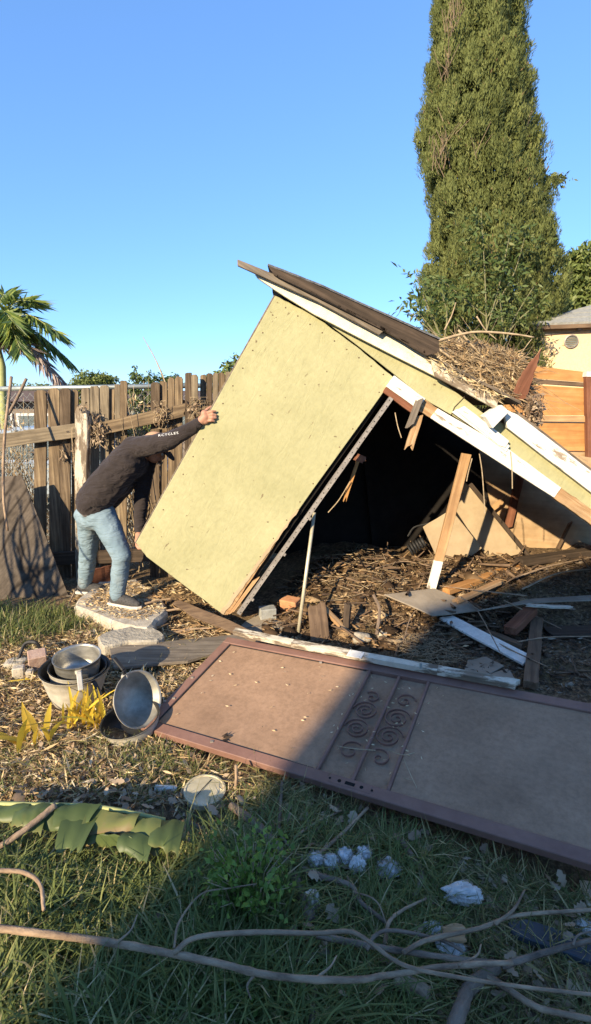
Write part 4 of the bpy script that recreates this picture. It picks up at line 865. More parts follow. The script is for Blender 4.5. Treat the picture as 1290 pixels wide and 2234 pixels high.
def brickbox(name, mat, label, cat, c, size, rz, tx=0): return one(MB().box(c, size, Matrix.Rotation(rz, 3, 'Z') @ Matrix.Rotation(tx, 3, 'X')), name, mat, label, cat, .006)
c = gz(584, 1338, .05); brickbox('grey_block', 'grey_block', 'small grey concrete block just inside the doorway', 'block', c, (.13, .10, .10), .25)
c = gz(634, 1318, .05); brickbox('orange_brick', 'brick', 'broken orange brick lying left of the metal pole foot', 'brick', c, (.15, .10, .10), -.5, .15)
one(PKm(gz(700, 1400, .02), gz(690, 1318, .12), .14, .03, (.01, .03)), 'split_board', 'brown_wood', 'wide split board standing in the doorway right of the pole', 'board')
one(PKm(gz(770, 1390, .0), gz(700, 1320, .10), .05, .025, (.02, .03)), 'split_board', 'broken_wood', 'thin splintered board lying across the split board', 'board')
one(PKm(gz(755, 1372, .03), gz(760, 1318, .10), .05, .03, (.01, .01)), 'split_board', 'dark_wood', 'dark upright wood stub beside the rocks in the doorway', 'board')
lump('stone', 'rock', 'rounded stone in the dirt near the doorway rail', 'stone', gz(790, 1392, .03), (.07, .05, .05), 1)
lump('stone', 'rock', 'small stone right of the larger doorway stone', 'stone', gz(835, 1385, .02), (.045, .04, .035), 2)
hpl([(520, 1368), (560, 1340), (640, 1360), (630, 1392), (560, 1388)], [.02] * 5, .01, 'board_grey', 'torn_plastic', 'crumpled pale scrap on the floor behind the rail', 'scrap', .012, 5)
one(MB().tube(spline([gz(815, 1298, .05), gz(828, 1330, .06), gz(822, 1385, .04)]), .012, 6), 'root_stick', 'bark', 'short thick root lying left of the flat panel', 'stick', 0)

# ---------------------------------------------------------------- security door
DO = Vector((-.815, 2.475, .042)); DU = Vector((.8871, -.4589, .0507)).normalized(); DV = Vector((.4424, .8763, .191)); DV = (DV - DU * DV.dot(DU)).normalized(); DN = DU.cross(DV).normalized()
DW, DL = .84, 2.35
def D(a, b, c=0): return DO + DU * a + DV * b + DN * c
def dpx(px, py, c=.0):
    p = PP(px, py, DO + DN * c, DN) - DO; return p.dot(DU), p.dot(DV)
sdoor = empty('security_door', D(0, 0, -.03), 'brown steel security screen door lying flat on the ground', 'door')
def dbar(a0, b0, a1, b1, w_, c0, c1, name, mat='door_paint', parent=None, bevel=.003):
    A, B_ = D(a0, b0, (c0 + c1) / 2), D(a1, b1, (c0 + c1) / 2); d = (B_ - A).normalized(); return MB().plank(A, B_, d.cross(DN) * w_, DN * (c1 - c0), 2).build(name, mat, parent or sdoor, bevel=bevel)
sw = .058
dbar(0, sw / 2, DL, sw / 2, sw, -.032, .004, 'stile'); dbar(0, DW - sw / 2, DL, DW - sw / 2, sw, -.032, .004, 'stile')
dbar(sw / 2, sw + .0005, sw / 2, DW - sw - .0005, sw, -.032, .003, 'rail'); dbar(DL - sw / 2, sw + .0005, DL - sw / 2, DW - sw - .0005, sw, -.032, .003, 'rail')
bs_ = [sum(dpx(*q)[0] for q in pr_) / 2 for pr_ in (((803, 1464), (687, 1693)), ((868, 1476), (764, 1718)), ((931, 1491), (843, 1741)))]
for k, s in enumerate(bs_): dbar(s, sw, s, DW - sw, .014, -.020, .0012, 'cross_bar')
def dsheet(a0, a1, c, name):
    n = 14; vs = []; fs = []
    m = MB(); b0, b1 = sw + .001, DW - sw - .001
    for i in range(n + 1):
        for j in range(9):
            u, v = i / n, j / 8; z = -.010 * math.sin(math.pi * u) * math.sin(math.pi * v) + .0015 * math.sin(u * 9 + v * 5)
            vs.append(D(a0 + (a1 - a0) * u, b0 + (b1 - b0) * v, c + (z if 0 < i < n and 0 < j < 8 else 0)))
    fs = [(i * 9 + j, i * 9 + j + 1, (i + 1) * 9 + j + 1, (i + 1) * 9 + j) for i in range(n) for j in range(8)]
    N = len(vs); vs2 = [p - DN * .003 for p in vs]; fs2 = [tuple(N + q for q in f)[::-1] for f in fs]
    gr = [((p - DO).dot(DU), (p - DO).dot(DV), (p - DO).dot(DN)) for p in vs + vs2]
    return m.add(vs + vs2, fs + fs2, gr).build(name, 'door_mesh', sdoor, smooth=True)
dsheet(sw + .001, bs_[0] - .009, -.008, 'screen_panel'); dsheet(bs_[2] + .009, DL - sw - .001, -.008, 'screen_panel')
dsheet(bs_[0] - .008, bs_[2] + .008, -.022, 'back_panel')
for a0, b0, a1, b1 in ((sw + .004, sw + .004, sw + .004, DW - sw - .004), (sw + .004, sw + .004, bs_[0] - .02, sw + .004), (sw + .01, DW - sw - .004, bs_[0] - .02, DW - sw - .004)):
    dbar(a0, b0, a1, b1, .005, -.007, -.003, 'gasket', 'black_rubber', bevel=0)
for px, py, R, turns, sg in [(812, 1520, .038, 1.2, 1), (797, 1549, .056, 2.3, 1), (778, 1588, .056, 2.3, 1), (764, 1636, .050, 1.2, -1), (884, 1528, .046, 1.3, -1), (866, 1566, .058, 2.3, -1), (848, 1606, .058, 2.3, -1), (828, 1652, .046, 1.2, 1)]:
    a, b = dpx(px, py, -.01); pts = []; n = int(30 * turns)
    for i in range(n + 1):
        f = i / n; r = R * 1.18 * (.14 + .86 * f); th = 2 * math.pi * turns * f * sg + (1.2 if sg > 0 else 2.2); pts.append((a + r * math.cos(th), b + r * math.sin(th)))
    m = MB(); vs = []; fs = []
    for i, (u, v) in enumerate(pts):
        u2, v2 = pts[min(i + 1, n)]; u1, v1 = pts[max(i - 1, 0)]; nn = Vector((-(v2 - v1), u2 - u1)).normalized() * .0017
        vs += [D(u - nn.x, v - nn.y, -.021), D(u + nn.x, v + nn.y, -.021), D(u + nn.x, v + nn.y, -.009), D(u - nn.x, v - nn.y, -.009)]
    for i in range(n): fs += [(4 * i + k, 4 * i + (k + 1) % 4, 4 * i + 4 + (k + 1) % 4, 4 * i + 4 + k) for k in range(4)]
    fs += [(3, 2, 1, 0), (4 * n, 4 * n + 1, 4 * n + 2, 4 * n + 3)]; m.add(vs, fs).build('scroll', 'door_paint', sdoor)
lp = [dpx(714, 1708), dpx(806, 1737)]
lk = dbar(lp[0][0], sw * .52, lp[1][0], sw * .52, sw * .62, .0042, .0056, 'lock_plate')
for px, py, r in [(714, 1709, .0055), (735, 1715, .0085), (783, 1731, .0085), (806, 1738, .0055)]:
    a, b = dpx(px, py, .006); MB().lathe([(r, .0058), (r * .98, .0064)], DO + DU * a + DV * sw * .52, DN, 14).build('lock_hole', 'hole_shade', lk)  # raised black discs stand for the dark of the lock holes
a, b = dpx(759, 1723); MB().sheet([D(a - .022, sw * .38, .0058), D(a + .022, sw * .38, .0058), D(a + .022, sw * .66, .0058), D(a - .022, sw * .66, .0058)], DN * .0007).build('lock_hole', 'hole_shade', lk)
for px, py in [(360, 1532), (380, 1525), (463, 1620), (700, 1447), (420, 1480)]:
    a, b = dpx(px, py); MB().box(D(a, b, .006), (.016, .010, .008)).build('bolt_head', 'galv_strip', sdoor)
# leaf caught on the door frame, dry bits on the scrolls
c = D(*dpx(487, 1612), .004); V, Fq = leaves(np.array([c] * 5) + rng.normal(size=(5, 3)) * .006, rng.normal(size=(5, 3)) * [.6, .6, .1] + [1, .4, .25], .045, .018); lf = fast('dry_leaf', V, Fq, 'dark_chips', np.full(20, .1)); tag(lf, 'single dark crumpled leaf on the near door frame', 'leaf')
n = 46; pts = np.array([D(random.uniform(bs_[0] - .06, bs_[2] + .1), random.uniform(.1, .75), .004) for _ in range(n)]); V, Fq = leaves(pts, rng.normal(size=(n, 3)) * [1, 1, .1], .02, .006); tag(fast('leaf_bits', V, Fq, 'straw', np.repeat(rng.uniform(.7, 1, n), 4)), 'pale dry leaf bits scattered over the door scrollwork', 'leaf bits', kind='stuff')
n = 26; pts = np.array([D(random.uniform(.08, .9), random.uniform(.1, .75), .001) for _ in range(n)]); V, Fq = leaves(pts, rng.normal(size=(n, 3)) * [1, 1, .05], .022, .006); tag(fast('leaf_bits', V, Fq, 'straw', np.repeat(rng.uniform(.5, 1, n), 4)), 'few pale dry bits on the sunlit door panel', 'leaf bits', kind='stuff')
m = MB()
for pts in ([(850, 1640), (880, 1650), (905, 1645)], [(882, 1660), (895, 1690), (910, 1722)], [(880, 1700), (900, 1705)], [(735, 1630), (770, 1636), (820, 1640)]): m.tube(spline([D(*dpx(a, b), .008) for a, b in pts], 4), .0018, 4)
one(m, 'dry_twig', 'twig_tan', 'fine dry twig lying across the door scrollwork', 'twig', 0)

# door sill rail behind the door
dp = lambda px, py, c: PP(px, py, DO + DN * c, DN)
rl = empty('sill_rail', dp(800, 1430, .0), 'long narrow weathered wooden rail lying behind the security door', 'rail')
pts = [dp(512, 1377, .035), dp(640, 1404, .035), dp(790, 1432, .035), dp(960, 1463, .035), dp(1132, 1494, .035)]
for i, (a, b) in enumerate(zip(pts, pts[1:])):
    d = (b - a).normalized(); MB().plank(a - d * .004 * i, b, d.cross(DN) * -.045, DN * .035, 3, .001, (0, .02 if i == 3 else 0)).build('rail_length', 'worn_paint_wood', rl, bevel=.002)
a, b = dp(760, 1424, .056), dp(792, 1430, .056); d = (b - a).normalized(); pl = MB().plank(a, b, d.cross(DN) * .06, DN * .003, 1).build('hinge_plate', 'white_metal', rl)
for fx in (.15, .85):
    for fy in (-.35, .35): MB().lathe([(.004, .0016), (.003, .0026)], a.lerp(b, fx) + d.cross(DN) * .06 * fy, DN, 8).build('screw', 'galv', pl)
MB().box(dp(918, 1452, .062), (.012, .012, .03)).build('nail_clip', 'galv', rl)
# boards left of it
hpl([(376, 1315), (392, 1308), (500, 1352), (585, 1392), (560, 1404), (500, 1376), (420, 1345)], [.09] * 7, .02, 'brown_wood', 'weathered_board', 'brown weathered board under the lowest corner of the shed wall', 'board')
hpl([(237, 1410), (330, 1402), (508, 1384), (560, 1398), (480, 1420), (410, 1441), (249, 1456)], [.07] * 7, .022, 'grey_wood', 'grey_plank', 'wide grey plank lying between the pots and the door', 'plank')
# wide concrete slab under the man, rock slab
sl = [(160, 1318), (190, 1288), (300, 1288), (372, 1300), (352, 1352), (300, 1372), (275, 1366)]
def slab(pts, z, th, mat, name, label, cat):
    P = [G(a, b, z) for a, b in pts]; return one(MB().sheet(P, (0, 0, -th), .010, 4), name, mat, label, cat, .022)
slab([(160, 1322), (172, 1302), (215, 1268), (300, 1262), (350, 1296), (366, 1332), (322, 1372), (268, 1364)], .10, .10, 'concrete', 'concrete_slab', 'pale concrete slab the man stands on', 'slab')
slab([(212, 1388), (230, 1378), (300, 1363), (336, 1368), (360, 1385), (345, 1396), (280, 1398), (225, 1410)], .09, .08, 'rock', 'rock_slab', 'flat rock slab between the pots and the concrete', 'rock')
one(PKm(G(196, 1262, .12), G(246, 1250, .12), .02, .16, (.004, .004)), 'brown_crate_board', 'red_wood', 'reddish board standing on edge behind the man\'s legs', 'board')
for (px, py, l, a, lab) in [(345, 1312, .22, .4, 'short split stick lying right of the man\'s shoe'), (395, 1330, .26, .1, 'grey stick lying against the brown weathered board'), (330, 1350, .20, -.3, 'thin stick on the near edge of the concrete slab'), (420, 1375, .3, .15, 'stick lying between grey plank and brown board')]:
    c = gz(px, py, .10 if py < 1340 else .03); d = Vector((math.cos(a), math.sin(a), .06)); branch('loose_stick', lab, 'stick', [c - d * l / 2, c + Vector((0, .01, .005)), c + d * l / 2], .011, .006, 'bark_pale', 6)
# white rusted bricks left of the pots
brickbox('old_brick', 'old_brick', 'pinkish broken brick leaning beside the outer pot', 'brick', gz(82, 1440, .05), (.11, .09, .12), .5, .3)
brickbox('white_block', 'concrete', 'small white block left of the pots', 'block', gz(42, 1470, .03), (.07, .06, .10), .3)
brickbox('white_block', 'concrete', 'narrow white block between white block and brick', 'block', gz(66, 1474, .02), (.04, .05, .08), .2)
one(MB().tube(spline([gz(40, 1440, .02), gz(55, 1405, .10), gz(78, 1402, .12), gz(90, 1420, .06)]), .012, 6), 'hose_loop', 'black_rubber', 'dark bent hose behind the bricks at left', 'hose', 0)
lump('stone', 'rock', 'flat grey stone at the left behind the white block', 'stone', gz(35, 1450, .01), (.08, .06, .04), 8)
lump('stone', 'rock', 'small pinkish stone between the yellow leaves', 'stone', gz(97, 1600, .02), (.03, .026, .03), 9)

# ---------------------------------------------------------------- pots and pans
def pot(name, label, c, ax, r0, r1, h, mat='steel', lip=.006, inside=None, th=.004, base=.02, handle=None, cat='pot'):
    """r0 base radius, r1 rim radius, c = centre of the base"""
    ax = Vector(ax).normalized(); c = Vector(c); t = empty(name, c, label, cat)
    out = [(r0 - base, 0), (r0 - base * .3, base * .25), (r0, base)] + [(r0 + (r1 - r0) * f ** .8, base + (h - base) * f) for f in (.25, .5, .75, .97)] + [(r1 + lip, h - .002), (r1 + lip, h + .002)]
    inn = [(r1 - th, h + .002)] + [(r0 + (r1 - r0) * f ** .8 - th, base + (h - base) * f) for f in (.9, .75, .5, .25)] + [(r0 - th, base + .004), (r0 - base - th, th + .002)]
    MB().lathe(out, c, ax, 48, (1, 0)).build('body', mat, t, smooth=True); MB().lathe([out[-1]] + inn, c, ax, 48, (0, 1)).build('inside', inside or mat, t, smooth=True)
    if handle:
        d, l, drop, w_, hm = handle; d = Vector(d); d = (d - ax * d.dot(ax)).normalized(); side = ax.cross(d).normalized()
        p = c + ax * (h * .82) + d * (r1 - .004); pts = [p, p + d * l * .3 + ax * .012, p + d * l - ax * drop]
        hb_ = MB()
        for i in range(2): q = pts[i + 1] - pts[i]; hb_.plank(pts[i], pts[i + 1], side * w_, q.cross(side).normalized() * .012, 2)
        hb_.build('handle', hm, t, bevel=.004)
        MB().box(p, (.03, .03, .02)).build('handle_bracket', 'steel_dull', t)
    return t
tl = Vector((.06, -.02, 1))
b0 = gz(166, 1524, .0); b0.z = gh(b0.x, b0.y) - .005
pot('stock_pot', 'large steel pot on the ground holding the other two pots', b0, tl, .128, .186, .205, 'steel_dull', .008, 'blackpan')
pot('black_pot', 'black-lined pot nested inside the large steel pot', b0 + tl * .055 + Vector((.012, .0, 0)), tl + Vector((.03, 0, 0)), .13, .155, .16, 'steel_dull', .005, 'blackpan', handle=((.75, -.65, 0), .12, .05, .024, 'black_rubber'))
pot('saucepan', 'shiny saucepan with steel handle on top of the pot stack', b0 + tl * .15 + Vector((.02, .005, 0)), (.03, -.10, 1), .112, .128, .13, 'steel', .004, 'steel', handle=((.42, -.9, 0), .13, .035, .028, 'steel_dull'))
b1 = gz(288, 1590, .0); b1.z = gh(b1.x, b1.y) + .0
pot('wide_pan', 'shallow wide pan on the ground beside the door corner', b1 + Vector((.01, -.01, 0)), (-.12, -.12, 1), .135, .150, .075, 'steel_dull', .004, 'blackpan', cat='pan')
pot('deep_pan', 'deep dented pan standing on edge in the shallow wide pan', b1 + Vector((-.035, .055, .13)), (.80, -.50, .42), .095, .142, .10, 'steel_dull', .005, 'pan_inside', handle=((-.4, .1, 1), .11, .02, .022, 'black_rubber'), cat='pan')
# round lid on the ground
lc = gz(447, 1722, .035); lid = empty('metal_disc', lc - Vector((0, 0, .04)), 'round cream metal lid lying in the grass below the door', 'lid')
ax = Vector((.05, -.05, 1)).normalized(); rr_ = .094
MB().lathe([(rr_ * .98, -.028), (rr_, -.022), (rr_, -.004), (rr_ * .99, 0), (rr_ * .9, .001), (rr_ * .88, -.003), (.001, -.002)], lc, ax, 40).build('disc', 'lid_cream', lid, smooth=False)
MB().tube([lc + Vector((.02, .06, .003)), lc + Vector((-.01, .0, .004)), lc + Vector((-.035, -.06, .003))], .0018, 4).build('scratch_wire', 'black_rubber', lid)
one(MB().tube([gz(338, 1719, .02), gz(386, 1721, .02)], .014, 10), 'metal_tube', 'white_metal', 'short white metal tube lying left of the round lid', 'tube', 0, smooth=True)

# ---------------------------------------------------------------- debris on the shed roof
def roofdebris():
    hp = np.array([(945, 772), (985, 742), (1060, 752), (1120, 768), (1150, 790), (1160, 850), (1140, 884), (1085, 868), (1010, 818)], float)
    def heap(n):
        out = []
        while len(out) < n:
            a, b = random.uniform(940, 1165), random.uniform(738, 888)
            if inpoly(np.array([a]), np.array([b]), hp)[0]: out.append(list(Y(a, b, SY + .1 + .5 * random.random() + max(0, (860 - b)) * .003)))
        return np.array(out)
    n = 1500; A = heap(n); s = np.array([.84, 0, -.45]); D_ = s * rng.normal(0, 1, (n, 1)) + rng.normal(size=(n, 3)) * [.45, .5, .35]; Bp = A + D_ * rng.uniform(.04, .15, (n, 1))
    V, Fq = rods(A, Bp, rng.uniform(.0012, .0034, n)); tag(fast('twig_pile', V, Fq, 'twig_tan'), 'pile of dry twigs and straw on the sagging shed roof', 'twigs', kind='stuff')
    n = 130; A = heap(n); V, Fq = rods(A, A + (s * rng.normal(0, 1, (n, 1)) + rng.normal(size=(n, 3)) * [.6, .5, .45]) * rng.uniform(.12, .3, (n, 1)), .0022); tag(fast('loose_twigs', V, Fq, 'twig_tan'), 'long loose dry stems poking out of the roof pile', 'twigs', kind='stuff')
    m = 5200; C = heap(m); V, Fq = leaves(C, s * rng.normal(0, 1, (m, 1)) + rng.normal(size=(m, 3)) * .5, rng.uniform(.03, .10, m), rng.uniform(.004, .014, m)); tag(fast('straw_heap', V, Fq, 'chips_tan', np.repeat(rng.uniform(0, 1, m), 4)), 'straw and dry needles heaped on the right of the roof', 'straw', kind='stuff')
    # short straw lying along the weathered roof edge
    m = 520; f = rng.random((m, 1)); a, b = np.array(Y(945, 790, SY - .09)), np.array(Y(1090, 872, SY - .09)); C = a + (b - a) * f + rng.normal(size=(m, 3)) * [.012, .03, .014] + [0, .02, .01]
    V, Fq = leaves(C, [.84, 0, -.5] * rng.normal(0, 1, (m, 1)) + rng.normal(size=(m, 3)) * .35, .06, .008); tag(fast('straw_heap', V, Fq, 'straw', np.repeat(rng.uniform(.5, 1, m), 4)), 'pale splintered straw along the broken front roof edge', 'straw', kind='stuff')
    hpts = [(1182, 760), (1172, 800), (1150, 868), (1128, 880), (1118, 856), (1140, 812)]
    one(MB().sheet([Y(a, b, SY + .12) for a, b in hpts], (.01, .03, 0), .006, 5, frame=((.4, 0, .9), (.9, 0, -.4))), 'rusty_board', 'red_wood', 'jagged rust red broken board sticking up on the roof', 'board')
    one(MB().sheet([Y(a, b, SY + .16) for a, b in [(1184, 757), (1176, 790), (1158, 822), (1140, 826), (1160, 790)]], (.01, .03, 0), .006, 5, frame=((.4, 0, .9), (.9, 0, -.4))), 'split_board', 'broken_wood', 'pale split wood behind the rust red board on the roof', 'board')
    for i, (pts, r, lab) in enumerate([([(950, 745), (1030, 725), (1110, 728), (1165, 736)], .012, 'long pale cane lying level above the roof debris'), ([(955, 760), (1010, 800), (1080, 850), (1150, 920)], .010, 'long thin branch running down the roof slope'), ([(1000, 720), (1045, 770), (1120, 850), (1142, 880)], .009, 'straight stick across the twig pile toward the lookout block'),
                                      ([(970, 720), (985, 690), (995, 660)], .007, 'short upright dry shoot left on the roof pile'), ([(1040, 690), (1060, 720), (1085, 742)], .007, 'arched dry cane in front of the cypress foot'), ([(1065, 790), (1110, 800), (1160, 740)], .006, 'curved twig rising toward the house corner')]):
        branch('dry_cane', lab, 'cane', [Y(a, b, SY + .3 + .05 * i) for a, b in pts], r, r * .5, 'twig_tan', 5)
    tangle('root_ball', 'dark hanging clump of dry roots below the rust red board', 'roots', at(1165, 895, SY + .1), np.array([.06, .06, .11]), 60, .003, 'bark', 120)
roofdebris()

# ================================================================== FOREGROUND BRANCHES
def gb(pts, off=.05):
    return [gz(p[0], p[1], p[2] if len(p) > 2 else off) for p in pts]
branch('fallen_branch', 'longest foreground branch, forked, crossing the grass from the left edge', 'branch', gb([(-30, 2022), (90, 2036), (200, 2050), (330, 2072), (470, 2100), (600, 2130), (760, 2138), (860, 2125), (980, 2108), (1118, 2100)], .18), .0108, .0065, 'bark_pale', 9, knots=7,
       subs=[(gb([(378, 2080), (430, 2045), (560, 2034), (690, 2036), (760, 2032), (800, 2050), (850, 2088), (900, 2112), (1000, 2132), (1130, 2152), (1310, 2172)], .19), .0075, .0045), (gb([(380, 2068), (392, 2010), (440, 1950), (500, 1938), (560, 1928)], .20), .0035, .002), (gb([(690, 2134), (720, 2110), (735, 2085)], .19), .004, .002), (gb([(250, 2060), (285, 2030), (300, 1995)], .19), .004, .002), (gb([(1000, 2106), (1040, 2085), (1050, 2060)], .19), .004, .002), (gb([(560, 2122), (540, 2150), (548, 2180)], .17), .004, .002)])
branch('fallen_branch', 'thin pale branch rising to the right edge above the pile', 'branch', gb([(880, 2078), (930, 2052), (1050, 2024), (1130, 1997), (1310, 1984)], .13), .007, .0055, 'bark_pale', 6, knots=4, subs=[(gb([(1080, 2016), (1120, 1985), (1145, 1942)], .14), .006, .003)])
branch('fallen_branch', 'slim branch crossing the middle of the branch pile', 'branch', gb([(690, 2040), (780, 2058), (860, 2072), (1000, 2092), (1090, 2100)], .11), .010, .006, 'bark', 6, knots=3)
branch('fallen_branch', 'thin branch curving up from the pile to the lower right', 'branch', gb([(1095, 2108), (1190, 2078), (1310, 2046)], .11), .010, .007, 'bark', 6, subs=[(gb([(1250, 2062), (1262, 2040), (1300, 2030)], .13), .004, .002)])
branch('fallen_branch', 'thick dark broken limb pointing out of the bottom edge', 'branch', gb([(985, 2260), (1005, 2200), (1030, 2150), (1085, 2108)], .07), .021, .017, 'bark', 9, knots=2)
branch('fallen_branch', 'pale branch running off the bottom right corner', 'branch', gb([(1050, 2120), (1120, 2165), (1180, 2200), (1320, 2230)], .08), .010, .007, 'bark_pale', 6)
branch('fallen_branch', 'crooked dark branch running from the lid down to the grass', 'branch', gb([(505, 1758), (560, 1800), (605, 1850), (640, 1905), (660, 1960), (680, 2010)], .06), .016, .018, 'bark', 8, knots=5)
branch('fallen_branch', 'thin vertical twig right of the crooked dark branch', 'branch', gb([(616, 1705), (612, 1770), (612, 1820), (655, 1870)], .05), .007, .006, 'bark', 6)
branch('fallen_branch', 'straight twig pointing up toward the lock side of the door', 'branch', gb([(640, 1828), (690, 1795), (745, 1768)], .05), .006, .004, 'bark_pale', 5)
branch('fallen_branch', 'straight twig ending above the row of white fluff', 'branch', gb([(690, 1868), (750, 1815), (803, 1762)], .07), .007, .006, 'bark_pale', 6)
branch('fallen_branch', 'grey stick lying across the torn banana leaf', 'branch', gb([(122, 1757, .18), (80, 1790, .17), (30, 1828, .15), (-30, 1862, .12)]), .013, .010, 'bark_pale', 7)
branch('fallen_branch', 'sunlit curved twig at the left edge in bright grass', 'branch', gb([(-30, 1898), (50, 1903), (88, 1930), (96, 1985)], .20), .008, .006, 'bark_pale', 6)
branch('fallen_branch', 'crooked grey stick right of the row of white fluff', 'branch', gb([(868, 1822), (895, 1862), (920, 1905), (905, 1958)], .05), .011, .010, 'bark', 7, knots=2)
branch('fallen_branch', 'grey branch below the row of white fluff', 'branch', gb([(655, 1895), (700, 1912), (765, 1932), (790, 1970), (850, 2018)], .07), .012, .006, 'bark', 7, knots=2)
branch('fallen_branch', 'thick sawn branch end under the long branch', 'branch', gb([(860, 2132), (900, 2150), (938, 2172)], .06), .022, .021, 'bark_pale', 9)
branch('fallen_branch', 'grey twig among the grass under the fork', 'branch', gb([(520, 2165), (600, 2120), (650, 2095), (720, 2078)], .06), .011, .010, 'bark', 6)
branch('fallen_branch', 'short brown stick standing in the grass at the bottom centre', 'branch', gb([(680, 2260), (684, 2200), (690, 2120)], .05), .012, .009, 'bark', 6)
branch('fallen_branch', 'thin curved twig near the bottom edge left of centre', 'branch', gb([(620, 2250), (608, 2200), (602, 2160)], .06), .006, .004, 'bark', 5)
branch('fallen_branch', 'fine twig arching over the debris below the fluff', 'branch', gb([(770, 1945, .08), (820, 1965, .12), (845, 2020, .08)]), .003, .002, 'bark_pale', 5)
branch('fallen_branch', 'small forked twig between fluff and pile', 'branch', gb([(840, 2060), (850, 2010), (880, 1985), (930, 1960)], .09), .007, .004, 'bark_pale', 6)
branch('fallen_branch', 'twig looping just above the branch pile', 'branch', gb([(800, 2072), (820, 2040), (860, 2030), (960, 2050), (1010, 2075)], .12), .006, .005, 'bark', 6)
branch('fallen_branch', 'thin twig dangling under the near door edge', 'branch', gb([(514, 1722, .02), (516, 1695, .08), (515, 1668, .13)]), .008, .007, 'bark_pale', 6)
branch('fallen_branch', 'reddish stick left of the crooked dark branch', 'branch', gb([(405, 1790), (450, 1815), (470, 1832)], .04), .009, .008, 'bark', 6)
for pts, r, lab in [([(1150, 1300), (1060, 1290), (960, 1278)], .006, 'long thin twig over the flat panel'), ([(1000, 1300), (1040, 1330), (1090, 1420)], .006, 'thin twig leaning behind the white board'), ([(1100, 1310), (1160, 1340), (1225, 1372)], .006, 'thin twig over the red-brown timber block'), ([(1130, 1400), (1200, 1390), (1310, 1388)], .006, 'thin level twig above the wide dark board'),
                    ([(1080, 1400), (1130, 1425), (1195, 1455)], .006, 'thin twig crossing the white board tip'), ([(1120, 1262), (1200, 1235), (1310, 1212)], .010, 'long pale branch lying on the dark soil at right'), ([(1140, 1285), (1220, 1250), (1310, 1240)], .008, 'second pale branch below the long pale one'), ([(935, 1320), (900, 1340), (880, 1400)], .005, 'thin root left of the white board'),
                    ([(885, 1160), (900, 1185), (930, 1195), (955, 1230)], .006, 'curly thin root in front of the ribbed hose'), ([(820, 1240), (880, 1225), (940, 1235)], .007, 'bent root on the sunlit debris heap')]:
    branch('debris_twig', lab, 'twig', gb(pts, .08), r, r * .6, 'bark_pale', 5)

# ---------------------------------------------------------------- torn banana leaf
bl = empty('banana_leaf', gz(180, 1800, 0), 'large torn green banana leaf lying in the grass at left', 'leaf')
MB().tube(spline(gb([(-60, 1752, .14), (80, 1756, .145), (220, 1762, .15), (360, 1790, .12)])), .010, 6).build('midrib', 'palm_trunk', bl, smooth=True)
def flap(tl_, tr_, br, bl_, cv, lift, seed):
    R = np.random.default_rng(seed); nu, nv = 9, 8; V = []
    c = [np.array(gz(a, b, z)) for a, b, z in (tl_, tr_, br, bl_)]
    for j in range(nv):
        v = j / (nv - 1)
        for i in range(nu):
            u = i / (nu - 1); p = (c[0] * (1 - u) + c[1] * u) * (1 - v) + (c[3] * (1 - u) + c[2] * u) * v
            p = p + np.array([0, 0, lift * math.sin(math.pi * v) + .003 * math.sin(u * 14 + seed) + .008 * math.sin(u * 4 + v * 3 + seed)])
            if j == nv - 1: p = p + (c[2] - c[1]) * R.uniform(-.16, .02)
            V.append(p)
    V = np.array(V); idx = np.arange(nu * nv).reshape(nv, nu); Fq = np.stack([idx[:-1, :-1], idx[:-1, 1:], idx[1:, 1:], idx[1:, :-1]], -1).reshape(-1, 4)
    N = len(V); V2 = V - [0, 0, .0015]; o = fast('leaf_blade', np.concatenate([V, V2]), np.concatenate([Fq, Fq[:, ::-1] + N]), 'banana_green', np.clip(np.tile(cv + R.normal(0, .05, N) + .12 * np.sin(np.tile(np.arange(nu), nv) * 3.1) + np.repeat(np.linspace(0, 1, nv) ** 6, nu) * .35, 2), 0, 1), bl, True)
for i, (a, b, c, d, cv) in enumerate([((-40, 1752), (60, 1752), (40, 1792), (-60, 1790), .45), ((45, 1753), (105, 1755), (70, 1800), (25, 1795), .5), ((95, 1755), (150, 1758), (120, 1810), (60, 1802), .3), ((130, 1762), (215, 1752), (190, 1782), (118, 1800), .25), ((150, 1778), (215, 1768), (165, 1838), (128, 1838), .3),
                                    ((205, 1765), (262, 1770), (225, 1830), (160, 1838), .6), ((235, 1768), (300, 1775), (275, 1822), (200, 1828), .8), ((290, 1775), (345, 1790), (330, 1835), (275, 1820), .65), ((345, 1785), (396, 1795), (372, 1850), (326, 1842), .4), ((272, 1815), (330, 1828), (310, 1868), (262, 1852), .2), ((225, 1825), (275, 1822), (280, 1850), (215, 1846), .35)]):
    ex = random.uniform(-6, 34); c = (c[0] + random.uniform(0, 18), c[1] + ex); d = (d[0] - random.uniform(0, 16), d[1] + ex * random.uniform(.3, 1.1)); a = (a[0] - 8, a[1]); b = (b[0] + 8, b[1])
    z0, z1 = .15 + .006 * (i % 4), .12 + .008 * ((i * 3) % 5); flap((*a, z0), (*b, z0), (*c, z1), (*d, z1), cv, .012, i + 3)
flap_l = empty('leaf_strip', gz(478, 1850, 0), 'single upright green blade of leaf right of the banana leaf', 'leaf')
V, Fq = leaves(np.array([gz(468, 1878, .03), gz(482, 1880, .03)]), np.array([[.5, .25, .55], [.35, .3, .4]]), .13, .045, .1); fast('leaf_blade', V, Fq, 'banana_green', np.array([.2] * 4 + [.75] * 4), flap_l)

